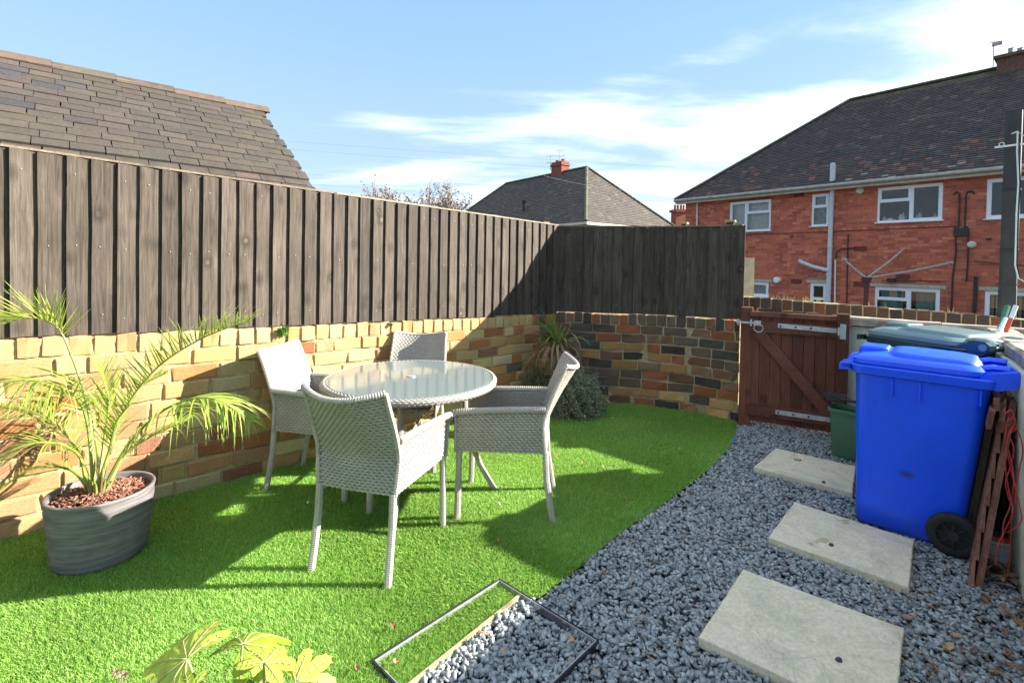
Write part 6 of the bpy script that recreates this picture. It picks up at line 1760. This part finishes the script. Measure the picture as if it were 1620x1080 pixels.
# ------------------------------------------------------------------ wheelie bins
def rrect(x0, x1, y0, y1, r, z, n=6, zf=None):
    pts = []
    for (cx, cy, a0) in ((x1 - r, y1 - r, 0), (x0 + r, y1 - r, 90), (x0 + r, y0 + r, 180), (x1 - r, y0 + r, 270)):
        for i in range(n + 1):
            a = math.radians(a0 + 90 * i / n); x = cx + r * math.cos(a); y = cy + r * math.sin(a)
            pts.append(Vector((x, y, z if zf is None else zf(x, y))))
    return pts
def wheelie(label, mat, matlid, loc, dirv, scale=(1, 1, 1)):
    root = empty('wheelie_bin', (0, 0, 0), label, 'wheelie bin', 'wheelie bins by the gate')
    # local: x from front lip (-) to hinge (+), y- is the side towards the camera
    m = MB(); loops = []
    for i in range(9):
        f = i / 8; z = .018 + .905 * f
        x0 = -.235 - .018 * f; x1 = .235 + .095 * f; hy = .205 + .055 * f
        loops.append(rrect(x0, x1, -hy, hy, .05 + .015 * f, z))
    loops = [rrect(-.22, .215, -.19, .19, .045, 0.0)] + loops
    m.loft(loops, (True, False)); m.build('body', mat, root, smooth=True)
    # collar
    m = MB(); zc = lambda x, y: .925
    L = [rrect(-.256, .335, -.263, .263, .06, .895), rrect(-.272, .348, -.280, .280, .065, .903), rrect(-.276, .352, -.285, .285, .065, .945), rrect(-.270, .348, -.279, .279, .065, .952), rrect(-.24, .32, -.25, .25, .05, .952)]
    # front lip drops outwards
    m.loft(L, (False, True)); m.build('collar', mat, root, smooth=False)
    m = MB()
    for y0_ in (-.17, .17):
        m.box((-.300, y0_, .928), (.028, 0, .004), (0, .09, 0), (0, 0, .018))
    m.box((-.292, 0, .935), (.020, 0, 0), (0, .26, 0), (0, 0, .012)); m.build('front_lip', mat, root)
    m = MB()
    for (x, ln) in ((-.075, .10), (.045, .11), (.285, .085)):
        m.box((x, -.2575 + (.0 if x < .2 else .004), .895 - ln / 2), (.004, 0, 0), (0, .014, 0), (0, 0, ln / 2))
        m.box((x, .2575, .895 - ln / 2), (.004, 0, 0), (0, .014, 0), (0, 0, ln / 2))
    m.build('rib', mat, root, kind='stuff')
    # lid: base plate, raised shell, grip block
    lid = MB()
    def zl(b, c=0.0): return lambda x, y: b + c * (1 - ((x + .0) / .36) ** 2) + c * .5 * (1 - (y / .27) ** 2)
    lid.loft([rrect(-.262, .30, -.270, .270, .07, .953), rrect(-.268, .305, -.276, .276, .07, .962), rrect(-.266, .303, -.274, .274, .07, .985), rrect(-.245, .29, -.252, .252, .07, .998, zf=zl(.992, .008)),
              rrect(-.225, .28, -.232, .232, .08, 1.004, zf=zl(.996, .012)), rrect(-.10, .20, -.12, .12, .06, 1.02, zf=zl(.999, .020))], (True, True))
    lid.build('lid', matlid, root, smooth=False)
    m = MB(); m.loft([rrect(-.10, .285, -.205, .205, .07, 1.0, zf=zl(.993, .012)), rrect(-.095, .280, -.198, .198, .07, 1.012, zf=zl(1.008, .014)), rrect(-.06, .25, -.16, .16, .06, 1.016, zf=zl(1.012, .016))], (False, True)); m.build('lid_panel', matlid, root, smooth=True)
    m = MB(); m.loft([rrect(-.255, -.105, -.10, .10, .03, .99), rrect(-.252, -.108, -.097, .097, .03, 1.030), rrect(-.240, -.118, -.085, .085, .025, 1.040)], (False, True)); m.build('lid_grip', matlid, root)
    # hinge cheeks, bar, handle
    for sy in (-1, 1):
        m = MB(); y0_ = sy * .225; pr = [(.29, .898), (.36, .902), (.415, .925), (.445, .955), (.448, .985), (.425, 1.005), (.38, .995), (.33, .985), (.28, .962)]
        m.loft([[Vector((x, y0_ - .03, z)) for x, z in pr], [Vector((x, y0_ + .03, z)) for x, z in pr]]); m.build('hinge_cheek', mat, root)
        m = MB(); m.tube([(.418, y0_ - .040, .972), (.418, y0_ + .040, .972)], [.020, .020], 12); m.build('hinge_pin', matlid, root)
        m = MB(); m.tube([(.27, sy * .15, .985), (.33, sy * .15, 1.0), (.39, sy * .15, .998), (.42, sy * .15, .98)], [.016, .018, .018, .014], 8, flat=(1, 2)); m.build('lid_arm', matlid, root)
    m = MB(); m.tube([(.425, -.26, .962), (.425, .26, .962)], .017, 12); m.build('handle', mat, root)
    # wheels
    for sy in (-1, 1):
        yc = sy * .262; m = MB(); R_ = .112
        prof = [(.070, -.022), (.098, -.026), (.110, -.018), (.113, 0), (.110, .018), (.098, .026), (.070, .022)]
        ring = []
        for (r_, h) in prof: ring.append([Vector((.20 + r_ * math.cos(a), yc + h, .112 + r_ * math.sin(a))) for a in np.linspace(0, 2 * math.pi, 32, endpoint=False)])
        m.loft(ring, (False, False)); wh = m.build('wheel', M_BLACK, root, smooth=True)
        m = MB(); ring = [[Vector((.20 + r_ * math.cos(a), yc + h, .112 + r_ * math.sin(a))) for a in np.linspace(0, 2 * math.pi, 32, endpoint=False)] for (r_, h) in ((.072, -.018), (.080, -.020), (.080, .02), (.072, .018), (.072, -.018))]
        m.loft(ring, (False, False)); 
        for k in range(8):
            a = k * math.pi / 4; d = Vector((math.cos(a), 0, math.sin(a))); m.box(Vector((.20, yc, .112)) + d * .046, d * .030, Vector((0, 1, 0)) * .007, d.cross(Vector((0, 1, 0))) * .005)
        m.loft([[Vector((.20 + .024 * math.cos(a), yc + h, .112 + .024 * math.sin(a))) for a in np.linspace(0, 6.283, 16, endpoint=False)] for h in (-.024, .02)])
        m.box((.20, yc + sy * -.004, .112), (.072, 0, 0), (0, .002, 0), (0, 0, .072)) if False else None
        m.build('hub', M_BLACKP, wh)
        m = MB(); m.loft([[Vector((.20 + .073 * math.cos(a), yc - sy * .004 + h, .112 + .073 * math.sin(a))) for a in np.linspace(0, 6.283, 24, endpoint=False)] for h in (-.003, .003)]); m.build('hub_disc', M_BLACK, wh)
    m = MB(); m.tube([(.20, -.25, .112), (.20, .25, .112)], .010, 8); m.build('axle', M_GALV, root)
    root.location = loc; root.rotation_euler = (0, 0, math.atan2(dirv[1], dirv[0])); root.scale = scale
    return root
q0 = P2(1352, 823); q1 = P2(1467, 858); bd = (q1 - q0).normalized(); bn = Vector((-bd.y, bd.x))
bc = q0 + bd * .235 + bn * .195
wheelie('bright blue wheelie bin with black wheels, in front of the cream wall', M_BLUE, M_BLUE, (bc.x, bc.y, 0), (bd.x, bd.y))
wheelie('dark green-black wheelie bin with lid paled by painted sky reflection, mostly hidden behind the blue one', M_DGREY, M_LIDG, (2.93, 3.37, 0.03), (.27, -.96), (1.05, 1.0, 1.05))
# scuff on the blue bin side is left to the material

# green food caddy with black handle
kq = P2(1349, 729)
cad = empty('food_caddy', (kq.x, kq.y, 0), 'small dark green food caddy with black handle between gate post and blue bin', 'caddy')
kc = V3(kq + Vector((.02, .10))); kd = Vector((.7, -.7, 0)); kn = Vector((.7, .7, 0))
def kl(hx, hy, z, r=.03): return [kc + kd * p.x + kn * p.y + Vector((0, 0, z)) for p in rrect(-hx, hx, -hy, hy, r, 0, 4)]
m = MB(); m.loft([kl(.085, .085, 0), kl(.09, .09, .02), kl(.11, .11, .36), kl(.122, .122, .362), kl(.124, .124, .385), kl(.112, .112, .388), kl(.105, .105, .36), kl(.085, .085, .03)], (True, True)); m.build('bucket', M_GREEN, cad)
m = MB(); m.tube([kc + kd * -.125 + Vector((0, 0, .372)), kc + kd * -.13 + kn * -.02 + Vector((0, 0, .43)), kc + kd * -.06 + kn * -.03 + Vector((0, 0, .455)), kc + kd * .06 + kn * -.03 + Vector((0, 0, .455)), kc + kd * .13 + Vector((0, 0, .372))], .008, 6, flat=(1, 1.6)); m.build('handle', M_BLACKP, cad)
m = MB(); m.box(kc + kd * -.10 + kn * .02 + Vector((0, 0, .47)), kd * .075, kn * .05 + Vector((0, 0, .006)), (0, 0, .008)); m.build('lid', M_BLACKP, cad)

# poles leaning in the corner
def polething(name, a, b, segs, label, cat):
    a, b = Vector(a), Vector(b); root = empty(name, tuple(a), label, cat, 'painted handles leaning by the wall corner')
    for (t0, t1, r_, mt, nm) in segs:
        m = MB(); m.tube([a.lerp(b, t0), a.lerp(b, t1)], r_, 10); m.build(nm, mt, root)
YP = 3.36
def low(px, py, px2, py2, Y):
    a, b = W(px, py, Y), W(px2, py2, Y + .08); d = (b - a).normalized(); k = a.z / d.z; return a - d * k, b
a, b = low(1583, 546, 1607, 484, YP)
tt = 1 - 0.10
polething('broom_handle', a, b, [(0, .93, .0125, M_REDP, 'shaft'), (.93, 1, .014, M_WHITE, 'tip')], 'orange-red handle with white tip, rightmost of the handles in the corner', 'broom handle')
a, b = low(1578, 532, 1594, 484, YP + .06)
polething('broom_handle', a, b, [(0, 1, .016, M_GREENP, 'shaft')], 'green handle, leftmost and behind the others in the corner', 'broom handle')
a, b = low(1573, 540, 1591, 503, YP - .06)
polething('broom_handle', a, b, [(0, .86, .0165, M_NAVY, 'shaft'), (.86, .93, .021, M_WHITE, 'white_wrap'), (.93, 1.0, .012, M_WHITE, 'tip')], 'navy blue handle wrapped in white near its tip', 'broom handle')

# leaning red-brown slatted panel, edge on
pB = G(1538, 924); pT = W(1594, 632, 2.46)
plr = (Vector((pB.x, pB.y, 0))).normalized()          # runs away from the camera
axis = (pT - pB); axn = axis.normalized(); lean_l = Vector((-plr.y, plr.x, 0)); 
panel = empty('slatted_panel', tuple(pB), 'red-brown lapped timber panel leaning on edge beside the bin wheel', 'timber panel')
away = (Vector((pB.x, pB.y, 0)).normalized())
nrm_p = away.cross(axn).normalized()
if nrm_p.x > 0: nrm_p = -nrm_p
L_ = axis.length
m = MB(); m.box(pB + axn * L_ / 2 + away * .02 - nrm_p * .022, axn * L_ / 2, away * .022, nrm_p * .013); m.build('batten', M_REDWOOD, panel)
m = MB(); m.box(pB + axn * L_ / 2 + away * .12 - nrm_p * .022, axn * L_ / 2, away * .022, nrm_p * .013); m.build('batten', M_REDWOOD, panel)
for i in range(7):
    s = L_ * (i + .5) / 7
    ax2 = (axn + nrm_p * .10).normalized(); n2 = away.cross(ax2).normalized() * (1 if nrm_p.dot(away.cross(ax2)) > 0 else -1)
    m = MB(); c = pB + axn * s + away * .18 + nrm_p * .006
    h = L_ / 14 * 1.12
    prf = [ax2 * -h + n2 * .011, ax2 * -h * .8 + n2 * .015, ax2 * h * .75 + n2 * .004, ax2 * h - n2 * .004, ax2 * h * .9 - n2 * .007, ax2 * -h - n2 * .006]
    prf = [p * -1 if False else p for p in prf]
    e = random.uniform(-.012, .012)
    m.loft([[c + away * (-.195 + e) + p for p in prf], [c + away * .20 + p for p in prf]]); m.build('slat', M_REDWOOD, panel)
# offcuts on top
offs = empty('timber_offcuts', tuple(W(1590, 640, 2.5)), 'short red-brown timber offcuts stacked on top of the leaning panel', 'timber offcuts')
for (x, y, hw, hh, Y) in ((1567, 660, .014, .045, 2.42), (1577, 640, .016, .03, 2.44), (1586, 652, .018, .05, 2.46), (1595, 640, .010, .04, 2.48), (1583, 672, .02, .025, 2.44), (1573, 645, .012, .03, 2.45)):
    c = W(x, y, Y); m = MB(); t = random.uniform(-.2, .35); ax = Vector((math.cos(t), 0, -math.sin(t))); az = Vector((math.sin(t), 0, math.cos(t)))
    m.box(c + away * .12, ax * hw, away * random.uniform(.12, .2), az * hh); m.build('offcut', M_REDWOOD, offs)
for (x, y, x2, y2, Y, mt) in ((1572, 655, 1583, 600, 2.75, M_PALEWOOD), (1590, 655, 1598, 590, 2.72, M_REDWOOD)):
    a, b = W(x, y, Y), W(x2, y2, Y); a = a + (a - b).normalized() * (a.z / (b - a).normalized().z) * .98; m = MB(); d = (b - a).normalized(); m.box((a + b) / 2, d * (b - a).length / 2, away * .02, d.cross(away) * .022)
    m.build('timber_stake', mt, loc=tuple(a), label='pale timber stake standing behind the bin handle' if mt is M_PALEWOOD else 'red-brown timber stake standing between bin handle and side wall', cat='timber stake')
# dark sheet behind
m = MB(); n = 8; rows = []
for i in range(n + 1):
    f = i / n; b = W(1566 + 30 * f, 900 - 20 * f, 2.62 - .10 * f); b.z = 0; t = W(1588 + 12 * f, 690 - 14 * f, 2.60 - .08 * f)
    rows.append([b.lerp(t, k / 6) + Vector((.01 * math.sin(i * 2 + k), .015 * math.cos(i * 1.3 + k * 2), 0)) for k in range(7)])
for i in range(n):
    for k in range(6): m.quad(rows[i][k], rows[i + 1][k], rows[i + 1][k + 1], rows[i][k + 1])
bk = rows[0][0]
so = m.build('dark_sheet', M_SHEET, loc=tuple(bk), smooth=True, label='dark grey sheet standing between the timber and the side wall', cat='plastic sheet')
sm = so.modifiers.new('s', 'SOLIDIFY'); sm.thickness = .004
# tangled red cord
def on_wall(px, py, out=.02): return HIT(px, py, V3(SW0 + SN * out), V3(SN))
def clampw(px, py, Y):
    return W(px, py, Y)
cords = [[(1590, 655), (1600, 648), (1606, 668), (1596, 690), (1590, 730), (1597, 780), (1602, 810), (1590, 838), (1578, 865), (1575, 892)],
         [(1596, 660), (1590, 690), (1598, 720), (1604, 760), (1598, 800), (1588, 826), (1586, 850), (1589, 868)],
         [(1604, 672), (1614, 690), (1618, 715), (1612, 745), (1606, 790), (1600, 830), (1598, 870), (1594, 905), (1586, 925)],
         [(1600, 676), (1593, 705), (1600, 745), (1607, 770), (1613, 800), (1616, 822), (1604, 836), (1592, 842)],
         [(1592, 668), (1603, 662), (1608, 676), (1598, 684), (1594, 672), (1604, 655), (1597, 650)],
         [(1597, 690), (1604, 712), (1597, 742), (1591, 764), (1597, 792)]]
cr = empty('red_cord', tuple(W(1600, 660, 2.36)), 'tangled thin red cord hanging down the side wall', 'cord')
for i, pts in enumerate(cords):
    m = MB(); P3 = [W(x, y, 2.30 + .02 * (i % 3) - .0006 * max(0, y - 640) * (1 if x > 1600 else .3)) for x, y in pts]; m.tube([bez(P3, t) for t in np.linspace(0, 1, 40)], .0026, 6); m.build('cord_strand', M_REDCORD, cr)
# white tub with red rim
tq = G(1578, 884); tbv = Vector((tq.x + .010, tq.y + .03, 0))
tub = empty('paint_tub', tuple(tbv), 'white plastic tub with red rim and printed label, beside the timber panel', 'tub')
m = MB(); m.lathe(tbv, [(.070, 0), (.073, .01), (.078, .110)], 28); m.build('tub_body', M_WHITE, tub, smooth=False)
m = MB(); m.lathe(tbv, [(.079, .110), (.084, .112), (.085, .124), (.080, .132), (.072, .132), (.072, .112)], 28, cap=False); m.build('tub_rim', M_REDP, tub)
m = MB(); m.lathe(tbv, [(.070, .1), (.071, .1302)], 28, cap=False); m.lathe(tbv, [(.070, .112), (.02, .118)], 28); m.build('tub_content', M_TWIG, tub)
# printed lines
ang0 = math.atan2(-tbv.y, -tbv.x)
for row in range(6):
    z = .088 - row * .012; a = ang0 - .55
    while a < ang0 + .75:
        w_ = random.uniform(.03, .11); 
        if row < 5 or a < ang0 + .1:
            r_ = .0765 + .001 * (z - .05) / .06 + .0012; m = MB(); hh = .0013 if row not in (0, 5) else .003
            pts = [tbv + Vector((math.cos(a + w_ * t) * r_, math.sin(a + w_ * t) * r_, z)) for t in (0, .5, 1)]
            for i in range(2): m.quad(pts[i] - Vector((0, 0, hh)), pts[i + 1] - Vector((0, 0, hh)), pts[i + 1] + Vector((0, 0, hh)), pts[i] + Vector((0, 0, hh)))
            tubp = m if row == 0 and a == ang0 - .55 else m
            PRN = globals().setdefault('PRN', MB()); PRN.add(m.v, m.f)
        a += w_ + .02
PRN.build('printed_lines', M_PRINT, tub, kind='stuff')

# ------------------------------------------------------------------ dead leaves and scraps
def leafmesh(k):
    m = MB(); n = 5; c = Vector((0, 0, 0)); pr = []
    for i in range(n + 1):
        f = i / n; w_ = .32 * math.sin(math.pi * (.06 + .9 * f)) ** .7; z = .18 * math.sin(f * 3 + k) ; pr.append([(f - .5, -w_, z + .18 + .08 * math.sin(i * 2 + k)), (f - .5, 0, z), (f - .5, w_, z + .10 + .1 * math.cos(i + k))])
    m.add([x for a in pr for x in a], [f for i in range(n) for f in ((i * 3, i * 3 + 3, i * 3 + 4, i * 3 + 1), (i * 3 + 1, i * 3 + 4, i * 3 + 5, i * 3 + 2))])
    return m
t_ = MT('curled_leaf'); M_CURL = t_.fin(t_.scale(t_.objcol(), t_.rng(t_.noise(9, 4), .3, .7, .7, 1.3)), .75, t_.noise(20, 3), .4, .002)
LM = [leafmesh(k).mesh('dead_leaf', M_CURL) for k in range(5)]
LC = [(0.30, 0.13, 0.05), (0.36, 0.17, 0.07), (0.22, 0.09, 0.05), (0.42, 0.26, 0.13)]
def dleaf(px, py, s, lab, grp, z=.022, colr=None, cat='leaf'):
    p = G(px, py, z); a = random.uniform(0, 6.28); b = random.uniform(-.3, .3)
    R3 = Matrix.Rotation(a, 3, 'Z') @ Matrix.Rotation(b, 3, 'X')
    o = inst('dead_leaf', random.choice(LM), None, p, R3, (s, s * random.uniform(.7, 1.1), s), jit(colr or random.choice(LC), .15)); tag(o, lab, cat, grp)
for (x, y, s_, lab) in ((1512, 1004, .046, 'curled orange-brown leaf, largest on the chippings right of the nearest slab'), (1500, 1022, .048, 'pale curled leaf just below the largest leaf right of the nearest slab'),
        (1531, 1036, .042, 'oval rust-brown leaf lying farthest right of three beside the nearest slab'), (1482, 1056, .044, 'star-shaped torn leaf on the chippings by the bottom edge'),
        (1470, 958, .034, 'small orange leaf between the middle and the nearest slab'), (1433, 975, .040, 'long torn leaf by the far right corner of the nearest slab'),
        (1556, 940, .040, 'yellowish leaf below the foot of the leaning timber panel'), (1573, 1062, .036, 'small tan leaf at the bottom edge right of all slabs'),
        (1612, 985, .050, 'brown leaf against the foot of the side wall'), (1392, 917, .034, 'brown leaf tucked at the front edge of the middle slab'),
        (1092, 779, .036, 'rust-brown leaf on the chippings at the lawn edge'), (955, 905, .030, 'small brown leaf at the lawn edge above the metal tray'), (1035, 890, .032, 'dark red leaf alone in the middle of the chippings')):
    dleaf(x, y, s_, lab, 'dead leaves on the chippings', z=.012)
for (x, y, s_, lab) in ((883, 719, .032, 'dark curled leaf on the lit turf right of the right chair'), (922, 733, .034, 'brown leaf on the lit turf between chair and lawn edge'), (1075, 710, .024, 'pale leaf on the shaded turf near the gate'),
        (845, 732, .028, 'small leaf behind the rear leg of the right chair'), (790, 856, .034, 'tan leaf on the turf below the right chair'), (993, 650, .022, 'tiny dry leaf on the turf at the foot of the dark brick wall'), (935, 704, .026, 'dark leaf on the shaded turf behind the right chair'),
        (440, 795, .026, 'brown leaf on the shaded turf by the left chair'), (622, 990, .030, 'rust leaf on the lit turf left of the metal tray'), (990, 787, .022, 'small pale leaf near the curved lawn edge')):
    dleaf(x, y, s_, lab, 'dead leaves on the turf', z=.030)
for (x, y, s_, lab) in ((626, 1047, .036, 'pale star-shaped leaf in the left end of the metal tray'), (566, 1055, .036, 'tan leaf on the turf left of the metal tray corner'), (765, 1005, .042, 'pale crumpled leaf on the wooden divider of the metal tray'), (796, 1028, .030, 'orange leaf on the chippings inside the metal tray'), (905, 1012, .030, 'orange leaf by the right rim of the metal tray')):
    dleaf(x, y, s_, lab, 'dead leaves round the tray', z=.030, colr=(0.46, 0.26, 0.15))
m = MB()
for i in range(230):
    if i < 120: x, y = random.uniform(1380, 1620), random.uniform(900, 1080)
    else: x, y = random.uniform(900, 1330), random.uniform(700, 1070)
    p = G(x, y, random.uniform(.008, .02))
    if not inpoly(np.array([p.x]), np.array([p.y]), GRAVEL)[0]: continue
    d = Vector((random.uniform(-1, 1), random.uniform(-1, 1), random.uniform(-.2, .3))).normalized(); strap(m, p, d, random.uniform(.010, .026), random.uniform(.003, .007), jit(random.choice([(0.28, 0.13, 0.07), (0.22, 0.10, 0.06), (0.40, 0.24, 0.13)]), .2), .4, n=3)
m.build('leaf_fragments', M_DEAD, kind='stuff', label='small brown leaf fragments scattered over the chippings')
for (x, y, lab) in ((789, 797, 'small white pebble on the turf between the right chair and the table leg'), (487, 795, 'small cream pebble on the shaded turf by the left chair'), (953, 738, 'tiny pale pebble on the lit turf right of the right chair')):
    p = G(x, y, .028); m = MB(); m.loft([[p + Vector((math.cos(a) * .010, math.sin(a) * .008, 0)) for a in (0, 1.2, 2.6, 4, 5.2)], [p + Vector((math.cos(a) * .006, math.sin(a) * .006, .010)) for a in (0, 1.2, 2.6, 4, 5.2)]])
    m.build('pebble', M_FASCIA, loc=tuple(p), label=lab, cat='pebble')
for (x, y, z) in ((1327, 1044, .034), (1315, 862, .034), (1303, 763, .034)):
    p = G(x, y, z); m = MB(); m.loft([[p + Vector((math.cos(a) * .014, math.sin(a) * .010, 0)) for a in (0, 1.2, 2.6, 4, 5.2)], [p + Vector((math.cos(a) * .009, math.sin(a) * .007, .010)) for a in (0, 1.2, 2.6, 4, 5.2)]])
    m.build('stone_chip', simple('chip', (0.06, .07, .08), .8), loc=tuple(p), label={1327: 'grey chip lying on the nearest stone slab', 1315: 'dark chip lying on the middle stone slab', 1303: 'dark chip lying on the farthest stone slab'}[x], cat='stone chip')
dleaf(1262, 727, .05, 'flat brown leaf on the farthest stone slab', None, z=.036, colr=(.24, .14, .08))
bp = G(1160, 698, .015); m = MB(); m.loft([[bp + Vector((math.cos(a) * .018, math.sin(a) * .014, 0)) for a in (0, 1, 2, 3.2, 4.4, 5.4)], [bp + Vector((math.cos(a) * .012 + .004, math.sin(a) * .008, .022)) for a in (0, 1, 2, 3.2, 4.4, 5.4)]])
m.build('blue_scrap', simple('blue_wrapper', (0.05, 0.22, 0.75), .5), loc=tuple(bp), label='small crumpled bright blue scrap at the lawn edge by the gate', cat='litter')
a, b = G(1032, 846, .02), G(990, 862, .02); m = MB(); m.tube([a, a.lerp(b, .5) + Vector((0, 0, .004)), b], .0018, 5); m.build('twig', M_PALEWOOD, loc=tuple(a), label='thin pale twig lying on the chippings', cat='twig')
# crumpled torn paper and leaf litter at the foot of the panel
m = MB(); c = G(1572, 915, .0)
for i in range(26):
    p = c + Vector((random.uniform(-.07, .09), random.uniform(-.06, .07), random.uniform(.01, .05))); d = Vector((random.uniform(-1, 1), random.uniform(-1, 1), random.uniform(-.3, .5))).normalized(); strap(m, p, d, random.uniform(.05, .11), random.uniform(.006, .018), jit(random.choice([(0.34, 0.22, 0.12), (0.42, 0.34, 0.24), (0.20, 0.12, 0.08), (0.30, 0.17, 0.08)]), .2), .4, n=4)
m.build('leaf_litter', M_DEAD, kind='stuff', label='heap of torn dry leaves at the foot of the leaning panel')
m = MB()
for i in range(70):
    t = random.random(); q_ = SW0 - SD * .5 + SD * 1.7 * t + SN * random.uniform(.01, .14); p = V3(q_, random.uniform(.0, .02)); d = Vector((random.uniform(-1, 1), random.uniform(-1, 1), random.uniform(-.1, .4))).normalized(); strap(m, p, d, random.uniform(.02, .05), random.uniform(.005, .012), jit(random.choice([(0.28, 0.13, 0.07), (0.20, 0.10, 0.07), (0.34, 0.2, 0.1)]), .2), .4, n=4)
m.build('leaf_litter', M_DEAD, kind='stuff', label='brown leaf litter blown along the foot of the side wall')
